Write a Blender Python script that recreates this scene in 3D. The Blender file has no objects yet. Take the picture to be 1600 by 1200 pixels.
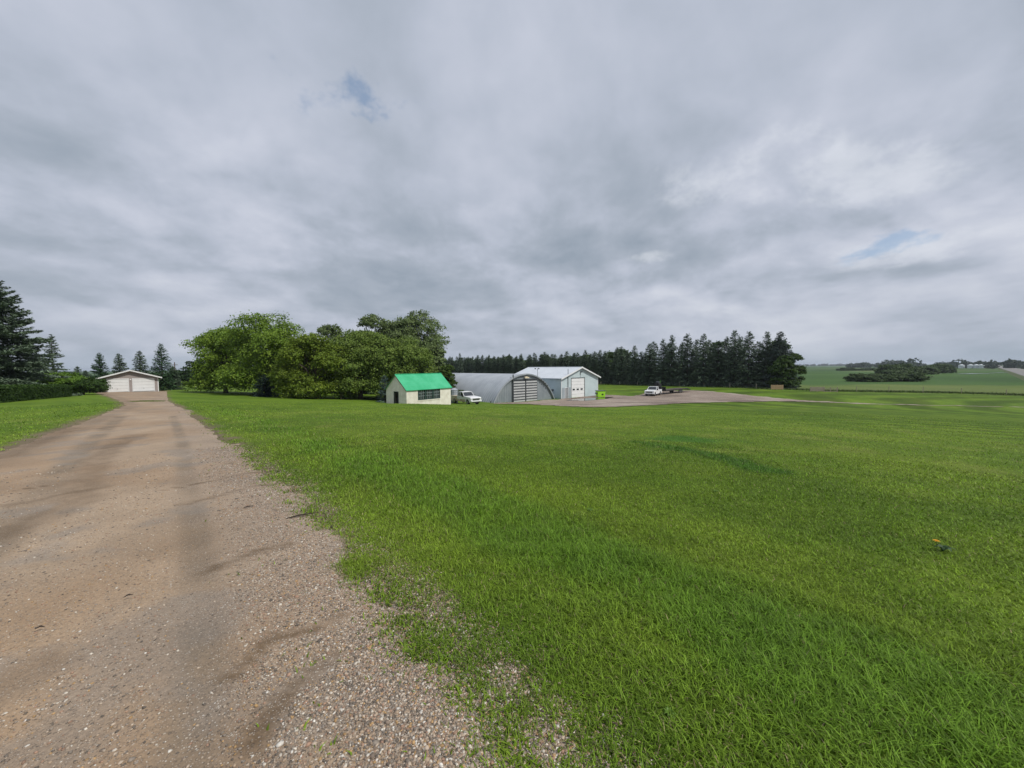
import bpy, math, random
import numpy as np
from mathutils import Vector, Matrix

# ------------------------------------------------------------------ camera, world, sun
S = bpy.context.scene
COL = S.collection
EYE = 1.65
cd = bpy.data.cameras.new('camera'); cam = bpy.data.objects.new('camera', cd); COL.objects.link(cam)
cd.sensor_width = 36.0; cd.lens = 590/1600*36; cd.clip_start = 0.05; cd.clip_end = 20000
_P = math.atan(27.2/590); _RO = math.radians(0.46)
_f = Vector((0, math.cos(_P), -math.sin(_P))); _u = Vector((0, math.sin(_P), math.cos(_P))); _r = Vector((1, 0, 0))
_r2 = _r*math.cos(_RO) - _u*math.sin(_RO); _u2 = _u*math.cos(_RO) + _r*math.sin(_RO)
M_ = Matrix((_r2, _u2, -_f)).transposed().to_4x4(); M_.translation = Vector((0, 0, EYE)); cam.matrix_world = M_
S.camera = cam
S.view_settings.view_transform = 'Standard'; S.view_settings.look = 'None'
S.view_settings.exposure = 0.0; S.view_settings.gamma = 1.0

SUN_AZ = math.radians(118); SUN_EL = math.radians(50)      # azimuth clockwise from +Y (the view direction)
sl = bpy.data.lights.new('sun', 'SUN'); sl.energy = 3.2; sl.angle = math.radians(1.5); sl.color = (1, .955, .88)
so = bpy.data.objects.new('sun', sl); COL.objects.link(so)
sd = Vector((math.sin(SUN_AZ)*math.cos(SUN_EL), math.cos(SUN_AZ)*math.cos(SUN_EL), math.sin(SUN_EL)))
so.rotation_euler = (-sd).to_track_quat('-Z', 'Y').to_euler(); so.location = (30, -20, 60)

W = bpy.data.worlds.new('World'); S.world = W; W.use_nodes = True
nt = W.node_tree; nt.nodes.clear()
class NT:
    def __init__(s, t): s.t = t
    def n(s, kind, **kw):
        nd = s.t.nodes.new(kind)
        for k, v in kw.items(): setattr(nd, k, v)
        return nd
    def inp(s, sock, v):
        if isinstance(v, bpy.types.NodeSocket): s.t.links.new(v, sock)
        elif v is not None: sock.default_value = v
    def m(s, op, a, b=None, c=None, clamp=False):
        nd = s.n('ShaderNodeMath', operation=op, use_clamp=clamp)
        for i, v in enumerate((a, b, c)):
            if v is not None: s.inp(nd.inputs[i], v)
        return nd.outputs[0]
    def vm(s, op, a, b=None, out=0):
        nd = s.n('ShaderNodeVectorMath', operation=op); s.inp(nd.inputs[0], a)
        if b is not None:
            if op == 'SCALE': s.inp(nd.inputs['Scale'], b)
            else: s.inp(nd.inputs[1], b)
        return nd.outputs[out]
    def noise(s, vec, scale, detail=4, rough=.55, dist=0, dim='3D'):
        nd = s.n('ShaderNodeTexNoise', noise_dimensions=dim)
        s.inp(nd.inputs['Vector'], vec); nd.inputs['Scale'].default_value = scale
        nd.inputs['Detail'].default_value = detail; nd.inputs['Roughness'].default_value = rough
        nd.inputs['Distortion'].default_value = dist
        return nd.outputs[0]
    def rng(s, v, a, b, c=0., d=1., kind='SMOOTHSTEP'):
        nd = s.n('ShaderNodeMapRange', interpolation_type=kind, clamp=True) if kind != 'LINEAR' else s.n('ShaderNodeMapRange')
        s.inp(nd.inputs[0], v)
        for i, x in enumerate((a, b, c, d)): s.inp(nd.inputs[i+1], x)
        return nd.outputs[0]
    def mix(s, f, a, b, blend='MIX'):
        nd = s.n('ShaderNodeMix', data_type='RGBA', blend_type=blend)
        s.inp(nd.inputs[0], f); s.inp(nd.inputs[6], a); s.inp(nd.inputs[7], b)
        return nd.outputs[2]
    def ramp(s, v, stops):
        nd = s.n('ShaderNodeValToRGB'); s.inp(nd.inputs[0], v)
        e = nd.color_ramp.elements
        while len(e) < len(stops): e.new(.5)
        for i, (p, c) in enumerate(stops): e[i].position = p; e[i].color = (*c, 1)
        return nd.outputs[0]

w = NT(nt)
tc = w.n('ShaderNodeTexCoord').outputs['Generated']
sep = w.n('ShaderNodeSeparateXYZ'); w.inp(sep.inputs[0], tc)
dz = sep.outputs[2]
zc = w.m('MAXIMUM', dz, 0.0)
lz = w.m('MULTIPLY', w.m('LOGARITHM', w.m('ADD', zc, .22), math.e), .85)
cmb = w.n('ShaderNodeCombineXYZ'); w.inp(cmb.inputs[0], sep.outputs[0]); w.inp(cmb.inputs[1], sep.outputs[1]); w.inp(cmb.inputs[2], lz)
uv = cmb.outputs[0]
warp = w.n('ShaderNodeTexNoise'); w.inp(warp.inputs['Vector'], uv); warp.inputs['Scale'].default_value = 1.6; warp.inputs['Detail'].default_value = 3
uvw = w.vm('ADD', uv, w.vm('SCALE', w.vm('SUBTRACT', warp.outputs['Color'], (.5, .5, .5)), .20))
big = w.noise(uvw, 1.05, 3, .5)
med = w.noise(uvw, 2.4, 6, .50)
med_up = w.noise(w.vm('ADD', uvw, (.035, -.02, .085)), 2.4, 6, .50)
lump = w.noise(uvw, 5.6, 6, .54)
lump_up = w.noise(w.vm('ADD', uvw, (.015, -.01, .045)), 5.6, 6, .54)
dens = w.m('ADD', w.m('ADD', w.m('MULTIPLY', big, .45), w.m('MULTIPLY', med, .38)), w.m('MULTIPLY', lump, .17))
# light on the cloud relief: thinner above than below reads bright
relief = w.m('ADD', w.m('MULTIPLY', w.m('SUBTRACT', med, med_up), 1.1), w.m('MULTIPLY', w.m('SUBTRACT', lump, lump_up), .75))
relief = w.m('MULTIPLY', relief, w.rng(dz, .55, .12, .35, 1.))
def spot(az, el, rad, stretch=1.0):
    a, e = math.radians(az), math.radians(el)
    c = (math.sin(a)*math.cos(e), math.cos(a)*math.cos(e), math.sin(e))
    d = w.vm('MULTIPLY', w.vm('SUBTRACT', tc, c), (1, 1, stretch))
    return w.rng(w.vm('LENGTH', d, out=1), 0., rad, 1., 0.)
def group(lst):
    r = None
    for a in lst: o = spot(*a); r = o if r is None else w.m('MAXIMUM', r, o)
    return r
# the thick dark bank low on the left, the brighter broken deck on the right
dens = w.m('SUBTRACT', dens, w.m('MULTIPLY', group(((-30, 15, .75, 2.6), (-52, 22, .5, 1.8), (-10, 14, .3, 2.))), .05))
dens = w.m('ADD', dens, w.m('MULTIPLY', group(((12, 12, .42, 3.6), (-18, 33, .42, 1.), (40, 22, .5, 2.), (-12, 24, .3, 2.5))), .038))
dens = w.m('ADD', dens, w.m('MULTIPLY', relief, .55))
calm = w.rng(dz, .30, .62, 1., .55)
dens = w.m('ADD', w.m('MULTIPLY', w.m('SUBTRACT', dens, .49), calm), .49)
cloud = w.ramp(dens, [(.28, (.310, .365, .440)), (.40, (.390, .440, .520)), (.48, (.475, .520, .615)), (.56, (.560, .597, .695)), (.68, (.68, .71, .79))])
hz = w.rng(dz, .02, .30, 1., 0.)
cloud = w.mix(w.m('MULTIPLY', hz, .30), cloud, (.42, .465, .53, 1))
low = w.rng(dz, .0, .05, 1., 0.)
cloud = w.mix(w.m('MULTIPLY', low, .6), cloud, (.36, .43, .51, 1))
# small openings where the deck is thin: white wisps, and blue sky behind a few
sky = w.n('ShaderNodeTexSky', sky_type='NISHITA', sun_disc=False, sun_elevation=SUN_EL, sun_rotation=SUN_AZ)
skyc = w.vm('SCALE', sky.outputs[0], .10)
gn = w.noise(uvw, 5.5, 6, .65); gn2 = w.noise(uvw, 9., 5, .6)
wz = group(((38, 21.5, .26, 2.6), (33, 25, .16, 2.5), (44, 19, .22, 3.), (46.5, 11.5, .22, 4.), (26, 23, .22, 2.2), (20, 15, .10, 4.)))
wm = w.m('MULTIPLY', w.rng(w.m('ADD', w.m('MULTIPLY', wz, .20), gn), .58, .80), w.m('MULTIPLY', w.rng(wz, 0., .5), 1.))
cloud = w.mix(w.m('MULTIPLY', wm, .38), cloud, (.82, .85, .90, 1))
bz_ = group(((46.5, 12.5, .20, 3.6), (-23.5, 33, .20, 2.4), (56, 13.5, .09, 4.)))
bm_ = w.m('MULTIPLY', w.rng(w.m('ADD', w.m('MULTIPLY', bz_, .20), gn2), .60, .78), w.rng(bz_, .05, .5))
final = w.mix(w.m('MULTIPLY', bm_, .6), cloud, w.vm('ADD', w.vm('SCALE', skyc, .8), (.06, .12, .20)))
bg = w.n('ShaderNodeBackground'); w.inp(bg.inputs[0], final); bg.inputs[1].default_value = 1.0
wo = w.n('ShaderNodeOutputWorld'); nt.links.new(bg.outputs[0], wo.inputs[0])

# ------------------------------------------------------------------ materials
def mat(name, c1, c2=None, scale=3., rough=.7, metal=0., bump=0., bscale=30., attr=None, coord='Object', spec=.3, ribs=None, trans=0.):
    m = bpy.data.materials.new(name); m.use_nodes = True
    t = m.node_tree; t.nodes.clear(); k = NT(t)
    co = k.n('ShaderNodeTexCoord').outputs[coord]
    if attr:
        at = k.n('ShaderNodeAttribute', attribute_name=attr).outputs['Color']
        f = k.noise(co, scale, 4, .6)
        col = k.mix(k.rng(f, .3, .7), k.vm('MULTIPLY', at, c1), k.vm('MULTIPLY', at, c2 or c1))
    else:
        f = k.noise(co, scale, 5, .6)
        col = k.mix(k.rng(f, .3, .7), (*c1, 1), (*(c2 or c1), 1))
    p = k.n('ShaderNodeBsdfPrincipled'); k.inp(p.inputs['Base Color'], col)
    p.inputs['Roughness'].default_value = rough; p.inputs['Metallic'].default_value = metal
    p.inputs['Specular IOR Level'].default_value = spec
    hgt = None
    if bump:
        hgt = k.m('MULTIPLY', k.noise(co, bscale, 3, .6), bump)
    if ribs:                                   # (axis, pitch, depth)
        s = k.n('ShaderNodeSeparateXYZ'); k.inp(s.inputs[0], co)
        ph = k.m('FRACT', k.m('DIVIDE', s.outputs[ribs[0]], ribs[1]))
        r = k.m('MULTIPLY', k.m('PINGPONG', ph, .5), 4., clamp=True)
        h2 = k.m('MULTIPLY', r, ribs[2]); hgt = h2 if hgt is None else k.m('ADD', hgt, h2)
    if hgt is not None:
        b = k.n('ShaderNodeBump'); b.inputs['Strength'].default_value = 1.; b.inputs['Distance'].default_value = 1.
        k.inp(b.inputs['Height'], hgt); k.inp(p.inputs['Normal'], b.outputs[0])
    out = k.n('ShaderNodeOutputMaterial')
    sh = p.outputs[0]
    if trans:
        tr = k.n('ShaderNodeBsdfTranslucent'); k.inp(tr.inputs[0], col)
        mx = k.n('ShaderNodeMixShader'); mx.inputs[0].default_value = trans
        t.links.new(sh, mx.inputs[1]); t.links.new(tr.outputs[0], mx.inputs[2]); sh = mx.outputs[0]
    t.links.new(sh, out.inputs[0])
    return m

# ------------------------------------------------------------------ mesh helpers
class MB:
    def __init__(s): s.v = []; s.f = []
    def add(s, vs, fs):
        b = len(s.v); s.v += [tuple(p) for p in vs]; s.f += [tuple(i+b for i in f) for f in fs]; return s
    def box(s, x0, x1, y0, y1, z0, z1):
        return s.add([(x0,y0,z0),(x1,y0,z0),(x1,y1,z0),(x0,y1,z0),(x0,y0,z1),(x1,y0,z1),(x1,y1,z1),(x0,y1,z1)],
                     [(0,3,2,1),(4,5,6,7),(0,1,5,4),(1,2,6,5),(2,3,7,6),(3,0,4,7)])
    def prism(s, prof, axis, a, b):
        """profile of 2D points extruded along axis from a to b (0: profile in y,z; 1: profile in x,z; 2: x,y)"""
        n = len(prof); P = []
        for t in (a, b):
            for (p, q) in prof: P.append({0:(t,p,q),1:(p,t,q),2:(p,q,t)}[axis])
        F = [tuple(range(n))[::-1], tuple(range(n, 2*n))] + [(i,(i+1)%n,n+(i+1)%n,n+i) for i in range(n)]
        return s.add(P, F)
    def cyl(s, c, r, axis, h, n=16, r2=None):
        r2 = r if r2 is None else r2; P = []
        for (t, rr) in ((0, r), (h, r2)):
            for i in range(n):
                a = 2*math.pi*i/n; p, q = rr*math.cos(a), rr*math.sin(a)
                o = {0:(t,p,q),1:(p,t,q),2:(p,q,t)}[axis]; P.append(tuple(c[k]+o[k] for k in range(3)))
        return s.add(P, [tuple(range(n))[::-1], tuple(range(n,2*n))] + [(i,(i+1)%n,n+(i+1)%n,n+i) for i in range(n)])
    def bar(s, p, q, r, n=8, r2=None):
        p, q = Vector(p), Vector(q); d = (q-p).normalized()
        u = d.orthogonal().normalized(); w_ = d.cross(u); r2 = r if r2 is None else r2; P = []
        for (c, rr) in ((p, r), (q, r2)):
            for i in range(n):
                a = 2*math.pi*i/n; P.append(c + u*rr*math.cos(a) + w_*rr*math.sin(a))
        return s.add(P, [tuple(range(n))[::-1], tuple(range(n,2*n))] + [(i,(i+1)%n,n+(i+1)%n,n+i) for i in range(n)])
    def build(s, name, m, parent=None, smooth=False, bevel=0.):
        me = bpy.data.meshes.new(name); me.from_pydata([tuple(p) for p in s.v], [], s.f)
        import bmesh
        bm = bmesh.new(); bm.from_mesh(me); bmesh.ops.recalc_face_normals(bm, faces=bm.faces)
        if bevel:
            try: bmesh.ops.bevel(bm, geom=[e for e in bm.edges if e.is_manifold and e.calc_face_angle(0) > .5], offset=bevel, segments=2, affect='EDGES', clamp_overlap=True)
            except Exception: pass
        bm.to_mesh(me); bm.free()
        me.materials.append(m)
        o = bpy.data.objects.new(name, me); COL.objects.link(o)
        if smooth: me.polygons.foreach_set('use_smooth', [True]*len(me.polygons))
        if parent: o.parent = parent
        return o

def npmesh(name, V, F, m, parent=None, col=None, smooth=False):
    """V (n,3), F (k,3 or 4) numpy arrays -> one mesh object, optional per-vertex colour"""
    me = bpy.data.meshes.new(name); V = np.ascontiguousarray(V, np.float32); F = np.ascontiguousarray(F, np.int32)
    me.vertices.add(len(V)); me.vertices.foreach_set('co', V.ravel())
    k = F.shape[1]; me.loops.add(F.size); me.loops.foreach_set('vertex_index', F.ravel())
    me.polygons.add(len(F)); me.polygons.foreach_set('loop_start', np.arange(0, F.size, k, dtype=np.int32))
    me.polygons.foreach_set('loop_total', np.full(len(F), k, np.int32))
    if smooth: me.polygons.foreach_set('use_smooth', np.ones(len(F), bool))
    me.update(calc_edges=True); me.validate(clean_customdata=False)
    if col is not None:
        a = me.color_attributes.new('Col', 'FLOAT_COLOR', 'POINT')
        c = np.ones((len(V), 4), np.float32); c[:, :3] = col; a.data.foreach_set('color', c.ravel())
    me.materials.append(m)
    o = bpy.data.objects.new(name, me); COL.objects.link(o)
    if parent: o.parent = parent
    return o

def tag(o, label=None, cat=None, group=None, kind=None):
    if label: o['label'] = label
    if cat: o['category'] = cat
    if group: o['group'] = group
    if kind: o['kind'] = kind
    return o
def thing(name, label, cat, loc=(0,0,0), rz=0., group=None):
    o = bpy.data.objects.new(name, None); COL.objects.link(o); o.empty_display_size = .3
    o.location = loc; o.rotation_euler = (0, 0, rz); return tag(o, label, cat, group)
def dup(root, loc, rz=0., sc=None, label=None, group=None):
    r = root.copy(); COL.objects.link(r); r.location = loc; r.rotation_euler = (0, 0, rz)
    if sc is not None: r.scale = sc
    if label: r['label'] = label
    if group: r['group'] = group
    for ch in list(root.children):
        c = ch.copy(); COL.objects.link(c); c.parent = r
        for g in list(ch.children):
            d = g.copy(); COL.objects.link(d); d.parent = c
    return r

# ------------------------------------------------------------------ value noise in numpy
_rt = np.random.RandomState(5).rand(256, 256)
def vn(x, y):
    xi = np.floor(x).astype(int); yi = np.floor(y).astype(int); fx = x-xi; fy = y-yi
    fx = fx*fx*(3-2*fx); fy = fy*fy*(3-2*fy)
    g = lambda a, b: _rt[a & 255, b & 255]
    return (g(xi,yi)*(1-fx)+g(xi+1,yi)*fx)*(1-fy)+(g(xi,yi+1)*(1-fx)+g(xi+1,yi+1)*fx)*fy
def fbm(x, y, o=4, s=1.):
    x = np.asarray(x, float)*s; y = np.asarray(y, float)*s; t = 0; a = .5; n = 0
    for i in range(o): t = t + a*vn(x+17.3*i, y-9.1*i); n += a; a *= .5; x = x*2.03; y = y*2.03
    return t/n
def sstep(a, b, x): t = np.clip((x-a)/(b-a), 0, 1); return t*t*(3-2*t)
def pdist(x, y, pts):
    """distance to a polyline, and the parameter along it"""
    best = np.full(np.shape(x), 1e9); par = np.zeros(np.shape(x)); L = 0
    for (ax, ay), (bx, by) in zip(pts[:-1], pts[1:]):
        dx, dy = bx-ax, by-ay; l = math.hypot(dx, dy)
        t = np.clip(((x-ax)*dx+(y-ay)*dy)/(l*l), 0, 1)
        d = np.hypot(x-ax-t*dx, y-ay-t*dy); m = d < best
        best = np.where(m, d, best); par = np.where(m, L+t*l, par); L += l
    return best, par/L
def inside(x, y, poly):
    r = np.zeros(np.shape(x), bool); n = len(poly)
    for i in range(n):
        ax, ay = poly[i]; bx, by = poly[(i+1) % n]
        c = ((ay > y) != (by > y)) & (x < (bx-ax)*(y-ay)/(by-ay+1e-12)+ax); r ^= c
    return r
def smooth_line(pts, n):
    P = np.array(pts, float); d = np.r_[0, np.cumsum(np.hypot(*np.diff(P, axis=0).T))]
    t = np.linspace(0, d[-1], n); out = []
    m = np.gradient(P, d, axis=0)
    i = np.clip(np.searchsorted(d, t, 'right')-1, 0, len(d)-2); h = d[i+1]-d[i]; s = ((t-d[i])/h)[:, None]; h = h[:, None]
    return (2*s**3-3*s**2+1)*P[i]+(s**3-2*s**2+s)*h*m[i]+(-2*s**3+3*s**2)*P[i+1]+(s**3-s**2)*h*m[i+1]

# ------------------------------------------------------------------ terrain heights
RAD=[0,3,8,15,25,40,50,60,70,85,110,150,250,500,1200,6000]
TAB={
-180:[0,0,-.1,-.1,-.2,-.4,-.6,-.8,-1,-1.2,-1.5,-2,-3,-5,-7,-12],
-75:[0,-.04,-.15,-.32,-.55,-.9,-1.1,-1.35,-1.6,-1.9,-2.4,-3.2,-5,-7,-9,-14],
-60:[0,-.05,-.17,-.33,-.55,-.85,-1.05,-1.25,-1.5,-1.85,-2.4,-3.4,-5,-7,-9,-14],
-45:[0,-.05,-.19,-.37,-.59,-.93,-1.15,-1.37,-1.6,-1.95,-2.4,-3.3,-5,-7,-9,-14],
-36:[0,-.05,-.2,-.42,-.75,-1.35,-1.8,-2.2,-2.5,-2.8,-3.2,-4,-5,-7,-9,-14],
-25:[0,-.06,-.22,-.5,-.95,-1.8,-2.4,-2.9,-3.3,-3.6,-3.9,-4.3,-5,-7,-9,-14],
-14:[0,-.06,-.25,-.55,-1.05,-2.05,-3.2,-4.0,-4.4,-4.7,-4.9,-5,-5.3,-7,-9,-14],
-7:[0,-.06,-.26,-.6,-1.2,-2.4,-3.3,-4.15,-4.65,-4.8,-4.9,-5.1,-5.5,-7,-9,-14],
5:[0,-.07,-.3,-.75,-1.5,-2.85,-3.9,-4.75,-4.85,-4.85,-4.9,-5.2,-5.6,-7,-9,-14],
15:[0,-.07,-.3,-.75,-1.5,-2.85,-3.85,-4.7,-4.8,-4.8,-5.0,-5.4,-5.8,-7,-9,-14],
30:[0,-.07,-.3,-.7,-1.45,-2.65,-3.5,-4.35,-4.65,-4.7,-4.7,-5.0,-5.8,-7,-9,-14],
42:[0,-.06,-.28,-.7,-1.4,-2.45,-3.15,-3.85,-4.45,-4.75,-4.8,-5.1,-5.8,-6.5,-8,-13],
54:[0,-.06,-.28,-.7,-1.4,-2.4,-3.0,-3.55,-4.0,-4.6,-4.9,-5.2,-5.6,-6.2,-8,-13],
90:[0,-.05,-.25,-.6,-1.1,-1.9,-2.5,-3,-3.5,-4,-4.5,-5,-5.5,-6.2,-8,-13],
180:[0,0,-.1,-.1,-.2,-.4,-.6,-.8,-1,-1.2,-1.5,-2,-3,-5,-7,-12]}
AZ=sorted(TAB); _T=np.array([TAB[a] for a in AZ],float)
# dense resample + smoothing in (azimuth, asinh r)
_s=np.asinh(np.array(RAD)/6.0) if hasattr(np,'asinh') else np.arcsinh(np.array(RAD)/6.0)
_sg=np.linspace(0,_s[-1],400); _ag=np.arange(-180,181,2.0)
_D=np.array([np.interp(_sg,_s,row) for row in _T]); _D=np.array([np.interp(_ag,AZ,_D[:,j]) for j in range(400)]).T
k=np.exp(-0.5*(np.arange(-12,13)/3.0)**2);k/=k.sum()
_D=np.array([np.convolve(np.pad(r,12,'edge'),k,'valid') for r in _D])
k2=np.exp(-0.5*(np.arange(-6,7)/1.4)**2);k2/=k2.sum()
_D=np.array([np.convolve(np.pad(c,6,'wrap'),k2,'valid') for c in _D.T]).T
_D-= _D[:,:1]
def H(x,y):
    x=np.asarray(x,float);y=np.asarray(y,float)
    r=np.hypot(x,y);a=np.degrees(np.arctan2(x,y))
    i=np.clip(np.arcsinh(r/6.0)/_sg[-1]*399,0,398.999);j=np.clip((a+180)/2,0,len(_ag)-1.001)
    i0=i.astype(int);j0=j.astype(int);fi=i-i0;fj=j-j0
    return (_D[j0,i0]*(1-fi)*(1-fj)+_D[j0,i0+1]*fi*(1-fj)+_D[j0+1,i0]*(1-fi)*fj+_D[j0+1,i0+1]*fi*fj)

# ------------------------------------------------------------------ layout of the place
DR_R = smooth_line([(4.2,-4.2),(2.3,-1.3),(1.1,.35),(.26,1.5),(-.74,2.6),(-2.39,4.6),(-4.05,6.36),(-5.95,8.46),(-8.95,11.64),(-17.7,20.8),(-31.5,34.8),(-46.5,50.8),(-63.3,69.2)], 500)
DR_L = smooth_line([(-1.5,-7),(-4.2,-2.5),(-8.6,3.6),(-12.88,9.41),(-14.66,11.44),(-17,14.24),(-21,19),(-27.3,26.3),(-40,37.9),(-53.5,49.5),(-69.6,63.1)], 500)
YARD = [tuple(p) for p in smooth_line([(-4,61),(2,62.3),(6.5,60.3),(12,55),(20,58.4),(30,62.3),(38,63.5),(48,63.2),(56,57.6),(70,52.6),(95,46),(130,38),
        (130,39.2),(95,47.4),(70,54.1),(56.5,60),(52,66),(50,76),(49,86),(46.5,96),(38.5,95.5),(31,87.5),(25,80.5),(21.5,84),(19.5,83.6),(9.7,74.4),(4,70.2),(-2,65.2)], 240)]
FENCE = [(-400,180),(-150,150),(-112,134),(-86,124),(0,148),(34.2,139),(47.5,124),(55.4,116.5),(62,109),(67.5,99.3),(75.7,91),(97.5,82),(103.6,76),(160,44),(260,-60)]
LAWN = FENCE + [(200,-200),(-400,-200)]
STREAKS = [[(-3.75,5.88),(-4.07,5.62),(-4.2,5.24),(-4.48,5.04)],[(-4.46,6.74),(-4.83,6.53),(-4.9,6.13),(-5.19,6.03),(-5.28,5.73)],[(-5.22,7.61),(-5.77,7.47),(-6.17,7.33)],
 [(-2.2,3.66),(-2.46,3.53),(-2.55,3.25),(-2.69,3.15)],[(-1.15,2.5),(-1.27,2.41),(-1.49,2.29),(-1.54,2.13),(-1.57,1.99)],[(-1.06,2.12),(-1.19,1.9),(-1.19,1.75),(-1.15,1.6)],
 [(-7.03,5.09),(-6.81,5.49),(-6.45,5.95)],[(-5.66,4.09),(-5.77,4.51),(-6.05,5.16),(-8.92,8.01),(-11.03,10.58)],[(-7.81,5.82),(-7.62,6.15)],[(-15.48,12.95),(-14.9,14.55)],
 [(-11.73,8.56),(-13.78,10.89),(-16.73,14.21)],[(-2.8,1.9),(-2.76,2.12)],[(-6.38,9.32),(-6.68,9.07),(-6.95,8.92)],[(-7.35,10.35),(-8.0,10.17)],[(-14.92,18.63),(-15.24,17.89)],
 [(-10.49,9.58),(-11.85,11.85)],[(-8.3,12.6),(-8.9,12.2)],[(-10.2,14.3),(-11,13.9)],[(-5.0,8.3),(-5.9,7.9)],[(-12.5,16.4),(-13.2,15.8)]]
STW = [.055,.05,.035,.07,.06,.065,.11,.26,.05,.14,.3,.18,.06,.06,.14,.4,.07,.08,.04,.10]
TRACK = [[(-1.2,1.2),(-1.73,2.04),(-2.64,3.09),(-3.48,4.06),(-5.88,6.71),(-9.2,10.44),(-16.76,18.56)],[(-3.9,2.2),(-4.78,3.19),(-7.23,5.68),(-11.04,9.63),(-19.47,18.74)]]
CLOVER = [(3.7,10.6),(3.95,9.9),(4.35,9.1),(4.66,8.27),(4.7,7.0)]
FTRACK = [(15.2,22),(14.97,19.97),(14.1,15.0),(14.2,12.8),(16.3,12.5)]

_rp = np.array(DR_R)
def edge(x, y):
    """signed distance from the right-hand driveway edge, positive on the lawn"""
    sh = np.shape(x); x = np.ravel(np.asarray(x, float)); y = np.ravel(np.asarray(y, float)); out = np.empty(len(x))
    for a in range(0, len(x), 20000):
        X = x[a:a+20000, None]; Y = y[a:a+20000, None]
        d2 = (X-_rp[::2, 0])**2+(Y-_rp[::2, 1])**2; j = np.argmin(d2, 1)*2
        j = np.clip(j, 1, len(_rp)-2); t = _rp[j+1]-_rp[j-1]; t /= np.hypot(t[:, 0], t[:, 1])[:, None]
        out[a:a+20000] = (X[:, 0]-_rp[j, 0])*t[:, 1]-(Y[:, 0]-_rp[j, 1])*t[:, 0]
    return out.reshape(sh)
_lp = np.array(DR_L)
def edgeL(x, y):
    """signed distance from the left-hand edge, positive on the lawn left of it"""
    sh = np.shape(x); x = np.ravel(np.asarray(x, float)); y = np.ravel(np.asarray(y, float)); out = np.empty(len(x))
    for a in range(0, len(x), 20000):
        X = x[a:a+20000, None]; Y = y[a:a+20000, None]
        d2 = (X-_lp[::2, 0])**2+(Y-_lp[::2, 1])**2; j = np.argmin(d2, 1)*2
        j = np.clip(j, 1, len(_lp)-2); t = _lp[j+1]-_lp[j-1]; t /= np.hypot(t[:, 0], t[:, 1])[:, None]
        out[a:a+20000] = -((X[:, 0]-_lp[j, 0])*t[:, 1]-(Y[:, 0]-_lp[j, 1])*t[:, 0])
    return out.reshape(sh)

def G(x, y):
    r = np.hypot(x, y)
    h = H(x, y)+(.05*(fbm(x, y, 3, .6)-.5)+.10*(fbm(x, y, 2, .13)-.5))*sstep(1.5, 7, r)*(1-sstep(35, 60, r))
    return h

def lawncol(x, y, e=None):
    """albedo of the mown grass at a place: light and dark turf, clover, mower lines"""
    n1 = fbm(x, y, 4, .22); n2 = fbm(x+40, y, 4, 1.3); n3 = fbm(x, y+70, 3, .06)
    a = np.array([.076, .140, .010]); b = np.array([.115, .186, .014]); c = np.array([.134, .180, .028])
    t = sstep(.32, .68, n1*.6+n2*.4)[..., None]
    col = a*(1-t)+b*t
    t = (sstep(.55, .8, n2)*sstep(.35, .65, n3)*.7)[..., None]; col = col*(1-t)+c*t
    d, _ = pdist(x, y, CLOVER); d = d*(.45+1.5*fbm(x, y, 4, 2.6))
    t = ((1-sstep(.15, .65, d))*.62)[..., None]; col = col*(1-t)+np.array([.022, .085, .008])*t
    d2 = np.hypot((x-5.3)/1.5, (y-11.4)/1.1); t = ((1-sstep(.4, 1.0, d2*(.6+.8*n2)))*.7)[..., None]; col = col*(1-t)+np.array([.030, .115, .010])*t
    d, _ = pdist(x, y, FTRACK); t = ((1-sstep(.06, .22, d))*.35)[..., None]; col = col*(1-t)+np.array([.045, .095, .010])*t
    # mower passes, curving round the slope to the right
    ph = np.hypot(x-6, y+34)/2.6+1.2*fbm(x, y, 2, .05); st = np.sin(ph*2*math.pi)*.5+.5
    msk = sstep(10, 24, x-.10*y)*sstep(9, 16, np.hypot(x, y))
    col = col*(1-.42*(sstep(.2, .8, st)*msk)[..., None])
    ph = (x*.62+y*.78)/2.1+1.5*n3; st = sstep(.3, .7, np.sin(ph*2*math.pi)*.5+.5)
    col = col*(1-.07*(st*(1-msk))[..., None])
    return col*(.86+.28*n3[..., None])

def fieldcol(x, y, r):
    n = fbm(x, y, 4, .05); n2 = fbm(x, y, 4, .012); n3 = fbm(x*.25, y, 3, .03)
    rough = np.array([.072, .120, .022])*(1-n[..., None])+np.array([.135, .160, .050])*n[..., None]
    d, _ = pdist(x, y, FENCE)
    g = np.array([.034, .078, .018])*(1-n2[..., None])+np.array([.060, .115, .026])*n2[..., None]
    yl = np.array([.105, .135, .045]); dk = np.array([.028, .060, .016])
    t = (sstep(.52, .60, fbm(x, y, 2, .0035)))[..., None]*.6; g = g*(1-t)+dk*t
    t = (sstep(.62, .66, fbm(x+900, y*1.8, 2, .003)))[..., None]*.7; g = g*(1-t)+yl*t
    w0 = 28+30*sstep(60, 160, x)+12*(n-.5)
    w0 = np.where(x < 0, 8, w0)
    t = sstep(0, 8, d-w0)[..., None]
    c = rough*(1-t)+g*t
    db = ((1-sstep(0., 1.2, np.abs(d-1.)))*.45)[..., None]; c = c*(1-db)+np.array([.03, .06, .018])*db
    db = ((1-sstep(0., 2.5, np.abs(d-w0-3)))*.4)[..., None]; c = c*(1-db)+np.array([.025, .05, .018])*db
    return c*(.85+.3*n3[..., None])

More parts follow.
